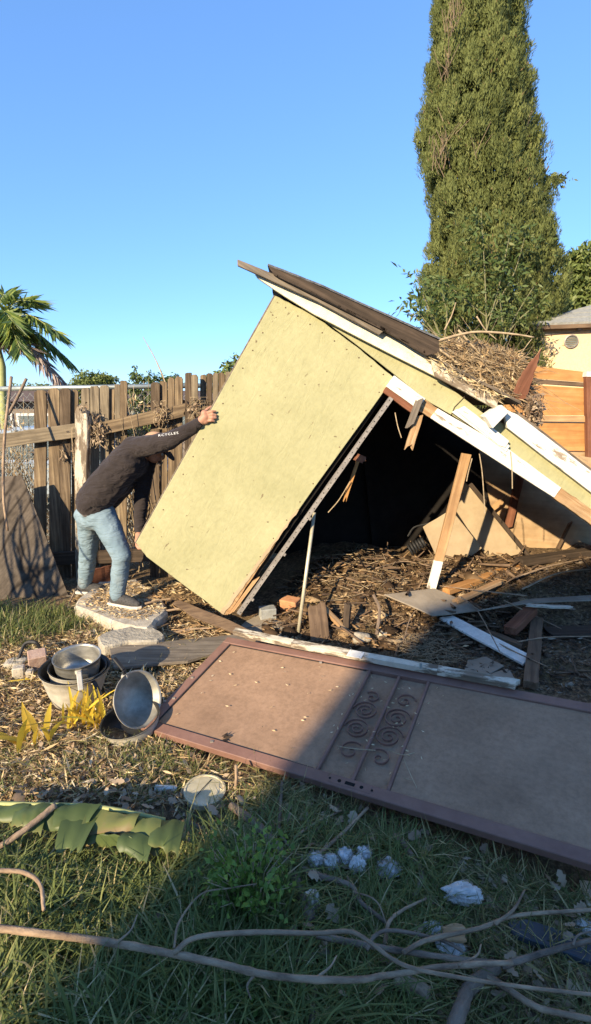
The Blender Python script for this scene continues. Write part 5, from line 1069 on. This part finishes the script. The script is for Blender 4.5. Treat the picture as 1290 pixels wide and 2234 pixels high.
# ---------------------------------------------------------------- white fluff, boards in the grass
def fluff(label, px, py, r, seed, mat='fluff', off=.06):
    c = gz(px, py, off); r = (r[0] * .88, r[1] * .88, r[2] * .66); t = empty('fluff_clump', c - Vector((0, 0, r[2])), label, 'fluff', None); R = np.random.default_rng(seed)
    bm = bmesh.new(); bmesh.ops.create_icosphere(bm, subdivisions=4, radius=1); m = MB(); ph = R.uniform(0, 6, 8); V = []
    for v in bm.verts:
        p = v.co; k = .72 + .55 * mnoise.turbulence(p * 1.5 + Vector((seed * 7.1, 0, 0)), 4, True) + .22 * mnoise.noise(p * 1.3 + Vector((0, seed * 3.3, 0))); V.append(c + Vector((p.x * r[0], p.y * r[1], p.z * r[2])) * k)
    m.add(V, [[q.index for q in f.verts] for f in bm.faces]); bm.free(); m.build('wad', mat, t, smooth=True)
    n = 350; d = unit(R.normal(size=(n, 3))); d[:, 2] = np.abs(d[:, 2]) * .9 - .1; A = np.array(c) + d * np.array(r) * .92; Bp = A + d * .004 + R.normal(size=(n, 3)) * .005; V, Fq = rods(A, Bp, .0006); fast('fibres', V, Fq, mat, None, t)
fluff('first white fluff wad from the left in the row of fluff', 690, 1876, (.035, .028, .04), 1); fluff('bluish white fluff wad second from the left in the row', 722, 1880, (.03, .03, .045), 2); fluff('dirty greyish fluff wad in the middle of the row', 752, 1868, (.034, .03, .04), 3, 'fluff_dirty')
fluff('pale blue fluff wad in the middle right of the row', 780, 1888, (.034, .03, .05), 4); fluff('small fluff wad at the back of the row', 795, 1862, (.03, .025, .03), 5, 'fluff_dirty'); fluff('right-hand fluff wad of the row, apart from the others', 848, 1896, (.048, .036, .042), 6, 'fluff_dirty')
fluff('largest and whitest fluff wad lying alone in the grass', 1012, 1952, (.075, .04, .042), 7); fluff('white fluff wad under the thin branch near the pile', 985, 2066, (.05, .035, .028), 8); fluff('greyish fluff wad beside the one under the thin branch', 948, 2030, (.038, .03, .034), 9, 'fluff_dirty'); fluff('small white fluff wad at the right edge by the dark board', 1278, 2022, (.035, .03, .022), 10, off=.03)
hpl([(1108, 2010), (1150, 2004), (1310, 2055), (1310, 2104), (1185, 2060), (1120, 2036)], [.05] * 6, .022, 'bluegrey_board', 'dark_board', 'dark blue-grey board in the grass at the right edge', 'board', .001)
hpl([(1264, 1918), (1310, 1924), (1310, 1982), (1282, 1972)], [.03] * 4, .012, 'tan_card', 'tan_board', 'corner of a tan board under the door at the right edge', 'board', .001)
one(PKm(gz(690, 2000, .02), gz(676, 1944, .09), .05, .03, (.005, .02)), 'grey_chunk', 'worn_paint_wood', 'pale grey wood chunk right of the crooked dark branch', 'wood')
hpl([(960, 2020), (1010, 2015), (1020, 2050), (975, 2055)], [.10] * 4, .01, 'broken_wood', 'bark_flake', 'brown flake of bark lying on the fluff near the pile', 'bark', .006)

# ---------------------------------------------------------------- weeds and yellow plants
def weed(name, label, px, py, rx, hz, n, mat, ls, seed=0, off=0):
    c = gz(px, py, off); t = empty(name, c, label, 'plant'); m = MB(); C = []; D_ = []
    for k in range(n):
        a = random.uniform(0, 6.28); r = random.random() ** .5 * rx; tip = c + Vector((math.cos(a) * r, math.sin(a) * r, hz * random.uniform(.4, 1))); m.tube([c + Vector((math.cos(a) * r * .3, math.sin(a) * r * .3, 0)), c.lerp(tip, .6) + Vector((0, 0, hz * .12)), tip], [.0025, .002, .001], 3)
        for q in range(14): f = random.uniform(.35, 1.05); C.append(np.array(c.lerp(tip, f)) + rng.normal(size=3) * .016); D_.append(rng.normal(size=3) + [0, 0, .5])
    m.build('stems', mat, t) if False else m.build('stems', 'twig_tan', t); C, D_ = np.array(C), np.array(D_); V, Fq = leaves(C, D_, ls * rng.uniform(.6, 1.3, len(C)), ls * .55); fast('leaves', V, Fq, mat, np.repeat(rng.random(len(C)), 4), t)
weed('leafy_weed', 'bright green small-leaved weed above the forked branch', 545, 2000, .15, .27, 80, 'weed_leaf', .03); weed('leafy_weed', 'small green weed at the bottom left of centre', 530, 2222, .07, .10, 16, 'weed_leaf', .022); weed('leafy_weed', 'little green weed left of the bright leafy weed', 450, 2010, .06, .10, 18, 'weed_leaf', .022)
def blades(name, label, px, py, spread, n, L, mat, wd, up=1.0):
    c = gz(px, py, 0); t = empty(name, c, label, 'plant')
    for k in range(n):
        p = np.array(c) + rng.normal(size=3) * [spread, spread * .6, 0]; d = np.array([rng.normal() * .5, rng.normal() * .4 - .1, up]); l = L * rng.uniform(.6, 1.1); r = np.array([d[1] + .4, -d[0] + .6, 0]); r = r / np.linalg.norm(r) * wd; V = []
        for i in range(6):
            f = i / 5; q = p + d * l * f + np.array([d[0], d[1], -.55]) * l * f * f * .7; ww = math.sin(math.pi * min(.98, .12 + .86 * f)) ; V += [q - r * ww, q + np.array([0, 0, -.002]), q + r * ww]
        V = np.array(V); Fq = [[3 * i + j, 3 * i + j + 1, 3 * i + j + 4, 3 * i + j + 3] for i in range(5) for j in (0, 1)]; fast('leaf', V, np.array(Fq), mat, np.full(len(V), np.clip(rng.normal(.55, .25), 0, 1)), t, True)
blades('yellow_plant', 'bright yellow leaves sprouting left in front of the pots', 90, 1625, .06, 10, .20, 'yellow_leaf', .017, 1.3); blades('yellow_plant', 'yellow and brown dry blades at the foot of the large pot', 176, 1588, .04, 18, .15, 'yellow_leaf', .009, 1.7); blades('yellow_plant', 'rust yellow dry blades right of the large pot foot', 212, 1590, .035, 14, .13, 'yellow_leaf', .009, 1.6); blades('yellow_plant', 'long yellow-green blades lying left of the bricks', 40, 1500, .09, 7, .24, 'yellow_leaf', .012, .5)

# ================================================================== MAN
def applied(o):
    dg = bpy.context.evaluated_depsgraph_get(); me = bpy.data.meshes.new_from_object(o.evaluated_get(dg)); o.modifiers.clear(); o.data = me; return o
def skinned(m, name, mat, parent, vox=.012, it=8, disp=0, dsize=.1):
    o = m.build(name, mat, parent); r = o.modifiers.new('r', 'REMESH'); r.mode = 'VOXEL'; r.voxel_size = vox; r.use_smooth_shade = True
    s = o.modifiers.new('s', 'SMOOTH'); s.iterations = it; s.factor = .5
    if disp:
        tx = bpy.data.textures.new(name, 'CLOUDS'); tx.noise_scale = dsize; tx.noise_depth = 2; d = o.modifiers.new('d', 'DISPLACE'); d.texture = tx; d.strength = disp; d.mid_level = .5; d.texture_coords = 'LOCAL'
    applied(o); me = o.data; n = len(me.vertices); co = np.empty(n * 3, np.float32); me.vertices.foreach_get('co', co)
    if 'gr' in me.attributes: me.attributes.remove(me.attributes['gr'])
    g = me.attributes.new('gr', 'FLOAT_VECTOR', 'POINT'); g.data.foreach_set('vector', co); me.shade_smooth()
    if not me.materials: me.materials.append(MATS[mat])
    return o
def man():
    hipN, hipF = Y(226, 1128, 4.10), Y(196, 1128, 4.28); kneeN, kneeF = Y(266, 1212, 3.98), Y(193, 1205, 4.36); ankN, ankF = Y(257, 1304, 4.02), Y(186, 1276, 4.46)
    ankF.z = max(ankF.z, .10); sN, sF = Y(296, 978, 4.02), Y(322, 1000, 4.30); elN, wrN = Y(372, 962, 3.90), Y(434, 924, 3.80); elF, wrF = Y(308, 1090, 4.22), Y(304, 1160, 4.06)
    waist = (Y(205, 1095, 4.10), Y(215, 1100, 4.30)); belly = (Y(240, 1050, 4.07), Y(255, 1055, 4.30)); chest = (Y(278, 1005, 4.05), Y(292, 1015, 4.28)); neck = Y(321, 985, 4.13); head = Y(337, 975, 4.13)
    t = empty('person', (hipN.x + .1, 4.2, .1), 'bending man in black sweater, faded jeans and cap pushing the shed wall', 'person')
    # jeans
    m = MB(); m.limb([hipN + Vector((-.005, 0, .02)), hipN.lerp(kneeN, .5), kneeN, kneeN.lerp(ankN, .35), ankN + Vector((0, 0, .03))], [.108, .096, .077, .071, .062]); m.limb([hipF, hipF.lerp(kneeF, .5), kneeF, kneeF.lerp(ankF, .4), ankF + Vector((0, 0, .02))], [.104, .09, .076, .071, .062])
    m.limb([hipN + Vector((-.02, .0, .0)), hipF], [.118, .118]); m.limb([waist[0] + Vector((.0, 0, -.03)), waist[1] + Vector((0, 0, -.02))], [.118, .115]); m.limb([hipN + Vector((-.07, .03, .02)), hipF + Vector((-.04, -.02, .02))], [.078, .078])
    jeans = skinned(m, 'jeans', 'denim', t, .011, 5, .014, .06)
    # sweater
    m = MB(); w0, w1 = waist
    m.limb([w0 + Vector((.005, 0, .02)), belly[0], chest[0], sN + Vector((-.03, .02, 0))], [.138, .138, .135, .09]); m.limb([w1, belly[1], chest[1], sF], [.13, .13, .13, .085]); m.limb([w0, w1], [.138, .13]); m.limb([belly[0], belly[1]], [.138, .13]); m.limb([chest[0], chest[1]], [.135, .13]); m.limb([chest[0].lerp(chest[1], .5), neck + Vector((-.03, 0, 0))], [.13, .065])
    m.limb([sN, sN.lerp(elN, .5), elN, elN.lerp(wrN, .5), wrN], [.084, .077, .066, .056, .042]); m.limb([sF, sF.lerp(elF, .5), elF, elF.lerp(wrF, .6), wrF], [.078, .066, .058, .05, .042])
    sweater = skinned(m, 'sweater', 'sweater', t, .011, 6, .022, .09)
    # body: head, neck, hands (with the arms inside the sleeves, so it is one continuous mesh)
    m = MB(); fd = Vector((.80, -.05, -.55)).normalized(); upv = Vector((.52, 0, .80)); upv = (upv - fd * upv.dot(fd)).normalized(); sd_ = fd.cross(upv)
    Hc = head + Vector((0, 0, 0)); rotm = Matrix((fd, sd_, upv)).transposed()
    m.ball(Hc, (.098, .076, .105), 20, 14, rotm); m.ball(Hc + fd * .035 - upv * .055, (.062, .055, .06), 16, 10, rotm); m.ball(Hc + fd * .098 - upv * .03, (.018, .014, .026), 10, 8, rotm)
    for s in (-1, 1): m.ball(Hc + sd_ * .077 * s - upv * .02, (.022, .010, .032), 10, 8, rotm)
    m.limb([Hc - upv * .06 - fd * .03, neck + Vector((-.02, 0, -.01)), chest[0].lerp(chest[1], .5)], [.055, .058, .07])
    m.limb([chest[0].lerp(chest[1], .5), sN, elN, wrN], [.07, .05, .042, .030]); m.limb([chest[0].lerp(chest[1], .5), sF, elF, wrF], [.07, .05, .04, .030])
    # near hand on the wall edge: palm behind the edge, fingers over the face
    pm = Y(448, 910, 3.79); m.limb([wrN, wrN.lerp(pm, .5), pm], [.029, .033, .030]); m.limb([Y(446, 902, 3.79), Y(449, 919, 3.79)], [.026, .024])
    for (x0, y0, x1, y1, x2, y2) in [(453, 900, 463, 897, 471, 897), (455, 906, 464, 904, 472, 905), (455, 912, 464, 911, 472, 912), (453, 918, 461, 918, 468, 919)]:
        m.limb([Y(x0, y0, 3.782), Y(x1, y1, 3.772), Y(x2, y2, 3.782)], [.0105, .0095, .0075])
    m.limb([Y(443, 903, 3.80), Y(452, 893, 3.81), Y(461, 887, 3.825)], [.013, .011, .009])
    pf = Y(303, 1178, 4.0); m.limb([wrF, pf], [.028, .03])
    for k in range(4): b = pf + Vector((-.02 + .018 * k, -.01, -.01)); m.limb([b, b + Vector((.012, -.03, -.03)), b + Vector((.03, -.04, -.05))], [.010, .009, .0075])
    m.limb([pf + Vector((.02, 0, .01)), pf + Vector((.045, -.02, -.005)), pf + Vector((.06, -.04, -.02))], [.011, .010, .008])
    body = skinned(m, 'body', 'skin', t, .0055, 3)
    for s in (-1, 1):
        e = Hc + fd * .088 + sd_ * .032 * s - upv * .005; MB().ball(e, .011, 10, 8).build('eye', 'letter_white', body, smooth=True); MB().tube([e + fd * .008 + upv * .02 - sd_ * .016, e + fd * .012 + upv * .024, e + fd * .008 + upv * .02 + sd_ * .016], .004, 5).build('eyebrow', 'black_cloth', body)
    MB().tube([Hc + fd * .094 - upv * .075 - sd_ * .022, Hc + fd * .1 - upv * .076, Hc + fd * .094 - upv * .075 + sd_ * .022], .005, 6).build('mouth', 'red_wood', body)
    m = MB(); m.ball(Hc - fd * .02 - upv * .02, (.09, .079, .09), 18, 12, rotm); m.build('hair', 'black_cloth', t, smooth=True)
    # cap: tan crown and dark brim
    cp = MB(); cr = []; n = 24
    for i in range(8):
        th = math.pi / 2 * i / 7
        for k in range(n): a = 2 * math.pi * k / n; cr.append(Hc + upv * .022 + fd * (.108 * math.cos(a) * math.cos(th)) + sd_ * (.088 * math.sin(a) * math.cos(th)) + upv * (.098 * math.sin(th)))
    cp.add(cr, [(i * n + k, i * n + (k + 1) % n, (i + 1) * n + (k + 1) % n, (i + 1) * n + k) for i in range(7) for k in range(n)]); cap = cp.build('cap', 'cap_tan', t, smooth=True)
    br = MB(); out = [Hc + upv * .022 + fd * (.10 + .085 * math.cos(a)) + sd_ * .082 * math.sin(a) - upv * .025 * math.cos(a) for a in np.linspace(-1.5, 1.5, 14)]; br.sheet(out, upv * .005); br.build('brim', 'black_cloth', cap)
    # shoes
    for ank, d, nm in ((ankN, Vector((.93, -.36, 0)), 'shoe'), (ankF, Vector((.96, -.1, 0)), 'shoe')):
        d = d.normalized(); sdv = Vector((-d.y, d.x, 0)); z0 = .10 if ank is ankN else .04; base = Vector((ank.x, ank.y, z0)); m = MB()
        m.limb([base + d * -.035 + Vector((0, 0, .055)), base + d * .06 + Vector((0, 0, .058)), base + d * .15 + Vector((0, 0, .045)), base + d * .195 + Vector((0, 0, .038))], [.042, .046, .040, .026]); m.limb([base + Vector((0, 0, .06)), ank + Vector((0, 0, .02))], [.045, .048])
        shoe = skinned(m, 'shoe', 'shoe_grey', t, .008, 4)
        prof = [(-.085, .03), (-.07, .042), (.0, .042), (.09, .047), (.16, .046), (.21, .03), (.235, .0)]; ol = [base + d * u + sdv * v_ for u, v_ in prof] + [base + d * u - sdv * v_ for u, v_ in prof[::-1][1:]]
        MB().sheet(ol, (0, 0, .026)).build('sole', 'shoe_sole', shoe, bevel=.006)
        for k in range(4): q = base + d * (.06 + .025 * k) + Vector((0, 0, .104 - .009 * k)); MB().tube([q - sdv * .028 - Vector((0, 0, .012)), q, q + sdv * .028 - Vector((0, 0, .012))], .004, 5).build('lace', 'black_cloth', shoe)
    # lettering on the sleeve
    fc = bpy.data.curves.new('sleeve_lettering', 'FONT'); fc.body = 'RCYCLES'; fc.size = .034; fc.space_character = 1.15; fc.resolution_u = 2
    fo = bpy.data.objects.new('tmp_text', fc); COL.objects.link(fo); dg = bpy.context.evaluated_depsgraph_get(); me = bpy.data.meshes.new_from_object(fo.evaluated_get(dg)); bpy.data.objects.remove(fo)
    a, b = Y(344, 953, 3.86), Y(391, 946, 3.82); ex = (b - a).normalized(); ez = Vector((0, -.35, 1)); ez = (ez - ex * ez.dot(ex)).normalized(); wtx = max(v.co.x for v in me.vertices); sc = (b - a).length / wtx
    bm = bmesh.new(); bm.from_mesh(me); bmesh.ops.triangulate(bm, faces=bm.faces); bmesh.ops.subdivide_edges(bm, edges=bm.edges, cuts=1)
    for v in bm.verts: p = a + ex * v.co.x * sc + ez * v.co.y * sc * .62 + Vector((0, -.06, 0)); v.co = p - WO[t]
    bm.to_mesh(me); bm.free(); me.name = 'sleeve_lettering'; me.materials.clear(); me.materials.append(MATS['letter_white']); lo = bpy.data.objects.new('sleeve_lettering', me); COL.objects.link(lo); lo.parent = sweater
    from mathutils.bvhtree import BVHTree
    bt = BVHTree.FromPolygons([v.co.copy() for v in sweater.data.vertices], [list(p.vertices) for p in sweater.data.polygons])
    for v in me.vertices:
        h = bt.ray_cast(v.co + Vector((0, -.3, 0)), Vector((0, 1, 0)))
        if h[0] is not None: v.co = h[0] + Vector((0, -.003, 0))
    # white smudge on the shoulder
man()

# ================================================================== GRASS AND LITTER
def offdoor(x, y, pad=.0):
    p = np.stack([x - DO.x, y - DO.y], 1); d2 = np.array([[DU.x, DU.y], [DV.x, DV.y]]); ab = np.linalg.solve(d2.T, p.T).T
    return ~((ab[:, 0] > -pad) & (ab[:, 0] < DL + pad) & (ab[:, 1] > -pad) & (ab[:, 1] < DW + .12))
def region(poly, n, z=None):
    """random ground points inside an outline given in photo pixels, uniform on the ground"""
    P = np.array([[q.x, q.y] for q in ((gz(a, b) if z is None else G(a, b, z)) for a, b in poly)]); lo, hi = P.min(0), P.max(0); out = []
    while sum(map(len, out)) < n:
        q = lo + (hi - lo) * rng.random((n * 2, 2)); ins = np.zeros(len(q), bool)
        for i in range(len(P)):
            (x1, y1), (x2, y2) = P[i], P[(i + 1) % len(P)]; c = ((y1 > q[:, 1]) != (y2 > q[:, 1])) & (q[:, 0] < (x2 - x1) * (q[:, 1] - y1) / (y2 - y1 + 1e-12) + x1); ins ^= c
        out.append(q[ins])
    q = np.concatenate(out)[:n]; return q[:, 0], q[:, 1]
POTS = [(b0.x, b0.y, .17), (b1.x, b1.y, .15), (lc.x, lc.y, .09)]
def clear(x, y):
    k = offdoor(x, y)
    for a, b, r in POTS: k &= (x - a) ** 2 + (y - b) ** 2 > r * r
    return k
def grassblades(x, y, L, wd, lean=.8, cvm=.4, cvs=.2):
    n = len(x); L = L * rng.uniform(.45, 1.15, n); z = gh(x, y); th = rng.uniform(0, 2 * math.pi, n); le = lean * rng.uniform(.2, 1.3, n); dr = np.stack([np.cos(th), np.sin(th)], 1); V = []
    tw = th + math.pi / 2 + rng.normal(0, .5, n); r = np.stack([np.cos(tw), np.sin(tw), np.zeros(n)], 1)
    for t, ww in ((0, .8), (.35, 1), (.7, .75), (1, .06)):
        hor = le * L * (t * .45 + t * t * .75); ver = L * (t - .42 * np.minimum(le, 1.5) * t * t); c = np.stack([x + dr[:, 0] * hor, y + dr[:, 1] * hor, z - .005 + np.maximum(ver, .01 * t)], 1); q = r * (wd * rng.uniform(.7, 1.2, n) * .5 * ww)[:, None]; V += [c - q, c + q]
    V = np.stack(V, 1).reshape(-1, 3); b = np.arange(n)[:, None] * 8; Fq = np.concatenate([b + np.array([[2 * i, 2 * i + 1, 2 * i + 3, 2 * i + 2]]) for i in range(3)]); cv = np.clip(rng.normal(cvm, cvs, n), 0, 1); dry = rng.random(n) < .07; cv[dry] = rng.uniform(.86, 1, dry.sum())
    return V, Fq, np.repeat(cv, 8)
parts = []
LB = np.array([[gz(a, b, .1).x, gz(a, b, .1).y] for a, b in [(-60, 1745), (390, 1775), (380, 1880), (240, 1880), (-60, 1810)]])
def gr(poly, n, L, wd, lean=.9, cvm=.38, cvs=.18, clump=3):
    x, y = region(poly, n); k = clear(x, y) & (vnoise(x * 4.3 + 60, y * 4.3 + 9) + .5 * vnoise(x * 11, y * 11) > rng.random(len(x)) * clump * .35)
    k &= ~inpoly(x, y, LB) | (rng.random(len(x)) < .06); x, y = x[k], y[k]; parts.append(grassblades(x, y, L, wd, lean, cvm, cvs))
gr([(-150, 1860), (420, 1860), (640, 1820), (900, 1850), (1000, 2000), (900, 2330), (-150, 2330)], 15000, .15, .0052, 1.15, .42)
gr([(-150, 1920), (620, 1900), (700, 2400), (-150, 2400)], 6500, .22, .0075, 1.05, .38)
gr([(600, 1780), (1400, 1980), (1400, 2400), (700, 2400)], 4200, .10, .0040, 1.25, .52, .28)
gr([(-150, 1880), (560, 1880), (640, 2400), (-150, 2400)], 1300, .22, .0095, 1.4, .62, .14)
gr([(430, 1710), (1300, 1920), (1300, 2000), (430, 1820)], 2400, .09, .0038, 1.2, .52, .25)
gr([(-150, 1330), (150, 1335), (190, 1365), (60, 1420), (-150, 1440)], 4200, .15, .006, .8, .5, .15)
gr([(130, 1345), (330, 1385), (200, 1400), (120, 1390)], 500, .08, .005, .9, .6, .2)
gr([(-150, 1640), (300, 1600), (450, 1660), (480, 1750), (-150, 1770)], 1300, .09, .0045, 1.0, .6, .25)
gr([(330, 1630), (520, 1690), (400, 1720), (250, 1670)], 260, .09, .0045, 1.0, .55, .2)
V, Fq, cv = joinV(parts); tag(fast('grass', V, Fq, 'grass_green', cv), 'long messy green grass covering the foreground', 'grass', kind='stuff')

def scatter(polys, lmin, lmax, wratio, mat, name, label, cat, flat_=.25, lift=.02, cvr=(0, 1)):
    P, D_, L = [], [], []
    for poly, n in polys:
        x, y = region(poly, n); k = clear(x, y); x, y = x[k], y[k]; P.append(np.stack([x, y, gh(x, y) + .002 + lift * rng.random(len(x)) ** 2], 1))
    P = np.concatenate(P); n = len(P); D_ = rng.normal(size=(n, 3)) * [1, 1, flat_] + [0, 0, .05]; L = lmin + (lmax - lmin) * rng.random(n) ** 2
    V, Fq = leaves(P, D_, L, L * wratio * rng.uniform(.6, 1.4, n), .2); tag(fast(name, V, Fq, mat, np.repeat(rng.uniform(*cvr, n), 4)), label, cat, kind='stuff')
mid = [(-150, 1380), (300, 1390), (520, 1420), (330, 1580), (560, 1690), (480, 1760), (-150, 1760)]
scatter([(mid, 22000), ([(150, 1290), (480, 1290), (520, 1400), (200, 1400)], 4500)], .02, .09, .12, 'straw', 'straw_litter', 'sunlit straw and dried grass around the pots', 'straw', .3, .03)
scatter([(mid, 7500), ([(-150, 1720), (560, 1690), (1300, 1920), (1300, 2300), (-150, 2300)], 1800), ([(600, 1780), (1300, 1960), (1300, 2300), (700, 2300)], 4200)], .018, .045, .6, 'dry_leaf', 'leaf_litter', 'small brown dead leaves among the straw and grass', 'dead leaves', .35, .03)
scatter([(mid, 3800), ([(560, 1690), (1300, 1920), (1300, 2000), (560, 1780)], 4000), ([(-150, 1780), (1300, 1980), (1300, 2300), (-150, 2300)], 7000), ([(600, 1780), (1300, 1960), (1300, 2300), (700, 2300)], 7000)], .05, .16, .03, 'drygreen', 'dead_grass', 'thin dull dead grass stems matted on the ground', 'dead grass', .35, .05)
x_, y_ = region([(560, 1790), (1290, 1960), (1290, 2234), (300, 2234)], 170); P = np.stack([x_, y_, gh(x_, y_) + rng.uniform(.03, .09, len(x_))], 1)
def lobed(P, size):
    n = len(P); out = [0, .30, .55, .42, .80, .55, 1.0]; wds = [.05, .30, .18, .42, .24, .16, 0]
    d = unit(rng.normal(size=(n, 3)) * [1, 1, .35]); r = unit(np.cross(d, rng.normal(size=(n, 3)) * [.3, .3, 0] + [0, 0, 1])); nn = np.cross(d, r); V = []; cu = rng.uniform(-.5, .9, n)[:, None]; S = size[:, None]
    for t, q in zip([0, .2, .35, .5, .65, .8, 1], [.04, .30, .17, .40, .22, .26, .02]):
        b = P + d * S * t + nn * S * cu * .5 * (t - .5) ** 2; lw = q * S * rng.uniform(.7, 1.2, (n, 1)); up = nn * S * q * .35 * cu; V += [b - r * lw + up, b, b + r * lw + up]
    V = np.stack(V, 1).reshape(-1, 3); b = np.arange(n)[:, None] * 21; Fq = np.concatenate([b + np.array([[3 * i + j, 3 * i + j + 1, 3 * i + j + 4, 3 * i + j + 3]]) for i in range(6) for j in (0, 1)]); return V, Fq
x_, y_ = region([(0, 1730), (300, 1720), (480, 1730), (900, 1800), (1290, 1960), (1290, 2234), (0, 2234)], 330); kk = clear(x_, y_) & ~inpoly(x_, y_, LB); x_, y_ = x_[kk], y_[kk]; P = np.stack([x_, y_, gh(x_, y_) + rng.uniform(.015, .07, len(x_))], 1)
V, Fq = lobed(P, rng.uniform(.03, .065, len(P))); tag(fast('oak_leaves', V, Fq, 'dry_leaf', np.repeat(rng.uniform(.2, 1, len(P)), 21)), 'larger curled brown leaves lying on the foreground grass', 'dead leaves', kind='stuff')
n = 1500; x_, y_ = region([(178, 1318), (220, 1276), (300, 1270), (345, 1300), (355, 1330), (315, 1352), (260, 1350)], n, .1); P = np.stack([x_, y_, .101 + .012 * rng.random(n)], 1)
V, Fq = leaves(P, rng.normal(size=(n, 3)) * [1, 1, .15], rng.uniform(.015, .07, n), rng.uniform(.004, .012, n)); tag(fast('straw_litter', V, Fq, 'straw', np.repeat(rng.random(n), 4)), 'straw scattered on the concrete around the man\'s shoes', 'straw', kind='stuff')
shed_floor = [(560, 1380), (640, 1270), (760, 1195), (1000, 1195), (1160, 1215), (1160, 1300), (960, 1440), (800, 1425)]
scatter([(shed_floor, 15000)], .006, .055, .3, 'chips', 'debris_chips', 'heap of wood chips and dirt on the shed floor', 'debris', .4, .05)
scatter([([(900, 1350), (1160, 1225), (1420, 1190), (1420, 1560), (1130, 1500), (860, 1440)], 9000)], .012, .06, .25, 'dark_chips', 'debris_chips', 'dark earth and chips in the shade right of the doorway', 'debris', .35, .03)
n = 420; x_, y_ = region([(860, 1400), (960, 1390), (1010, 1440), (960, 1462), (880, 1440)], n); A = np.stack([x_, y_, gh(x_, y_) + rng.uniform(.01, .06, n)], 1); V, Fq = rods(A, A + rng.normal(size=(n, 3)) * [.07, .05, .012], .0018); tag(fast('straw_heap', V, Fq, 'twig_tan'), 'small heap of straw in the shade behind the rail', 'straw', kind='stuff')
n = 300; x_, y_ = region([(690, 1262), (800, 1200), (960, 1215), (960, 1290), (840, 1320), (740, 1330)], n); A = np.stack([x_, y_, gh(x_, y_) + rng.uniform(.01, .07, n)], 1); V, Fq = rods(A, A + rng.normal(size=(n, 3)) * [.08, .06, .015], rng.uniform(.002, .005, n)); tag(fast('twig_heap', V, Fq, 'twig_tan'), 'broken twigs on the sunlit heap in the doorway', 'twigs', kind='stuff')

def splinters(poly, n, label, mat, l0, l1, w0, w1, lift):
    x, y = region(poly, n); k = clear(x, y); x, y = x[k], y[k]; n = len(x); A = np.stack([x, y, gh(x, y) + lift * rng.random(n)], 1); d = unit(rng.normal(size=(n, 3)) * [1, .8, .22]); V, Fq = rods(A, A + d * rng.uniform(l0, l1, (n, 1)), rng.uniform(w0, w1, n), 4)
    tag(fast('wood_scraps', V, Fq, mat), label, 'wood scraps', kind='stuff')
splinters(shed_floor, 260, 'dark broken wood scraps heaped on the shed floor', 'brown_wood', .05, .20, .004, .014, .06)
splinters(shed_floor, 120, 'pale broken wood splinters on the sunlit shed floor', 'broken_wood', .04, .14, .003, .009, .06)
splinters([(900, 1350), (1160, 1235), (1420, 1200), (1420, 1540), (1140, 1490), (960, 1440)], 200, 'dark wood scraps lying in the shade right of the doorway', 'brown_wood', .05, .18, .004, .013, .04)
splinters([(330, 1300), (470, 1330), (520, 1390), (300, 1400), (260, 1372)], 90, 'splinters and sticks around the brown weathered board', 'broken_wood', .04, .15, .003, .009, .04)

splinters(shed_floor, 46, 'large broken board ends jutting from the debris heap', 'brown_wood', .12, .32, .010, .022, .08)
def clods(poly, n, label, mat, r0, r1):
    x, y = region(poly, n); k = clear(x, y); x, y = x[k], y[k]; n = len(x); base = np.array([[1, 0, 0], [0, 1, 0], [-1, 0, 0], [0, -1, 0], [0, 0, 1], [0, 0, -1], [.6, .6, .6], [-.6, .6, .55], [-.6, -.6, .6], [.6, -.6, .55]], float)
    tri = np.array([[0, 6, 4], [6, 1, 4], [1, 7, 4], [7, 2, 4], [2, 8, 4], [8, 3, 4], [3, 9, 4], [9, 0, 4], [0, 1, 6], [1, 2, 7], [2, 3, 8], [3, 0, 9], [1, 0, 5], [2, 1, 5], [3, 2, 5], [0, 3, 5]])
    r = r0 + (r1 - r0) * rng.random(n) ** 2.5; V = np.stack([x, y, gh(x, y)], 1)[:, None, :] + base[None] * r[:, None, None] * rng.uniform(.6, 1.2, (n, 10, 1)) * [1.2, 1.0, .75]
    tag(fast('earth_clods', V.reshape(-1, 3), (np.arange(n)[:, None, None] * 10 + tri[None]).reshape(-1, 3), mat, np.repeat(rng.random(n), 10)), label, 'earth', kind='stuff')
clods(shed_floor, 620, 'lumps of earth on the shed floor', 'chips', .010, .085)
clods([(900, 1350), (1160, 1235), (1420, 1200), (1420, 1540), (1140, 1490), (960, 1440)], 380, 'dark lumps of earth right of the doorway', 'dark_chips', .006, .035)
clods([(-150, 1400), (300, 1400), (500, 1450), (340, 1580), (520, 1690), (-150, 1740)], 360, 'small earth lumps among the straw near the pots', 'chips', .004, .02)
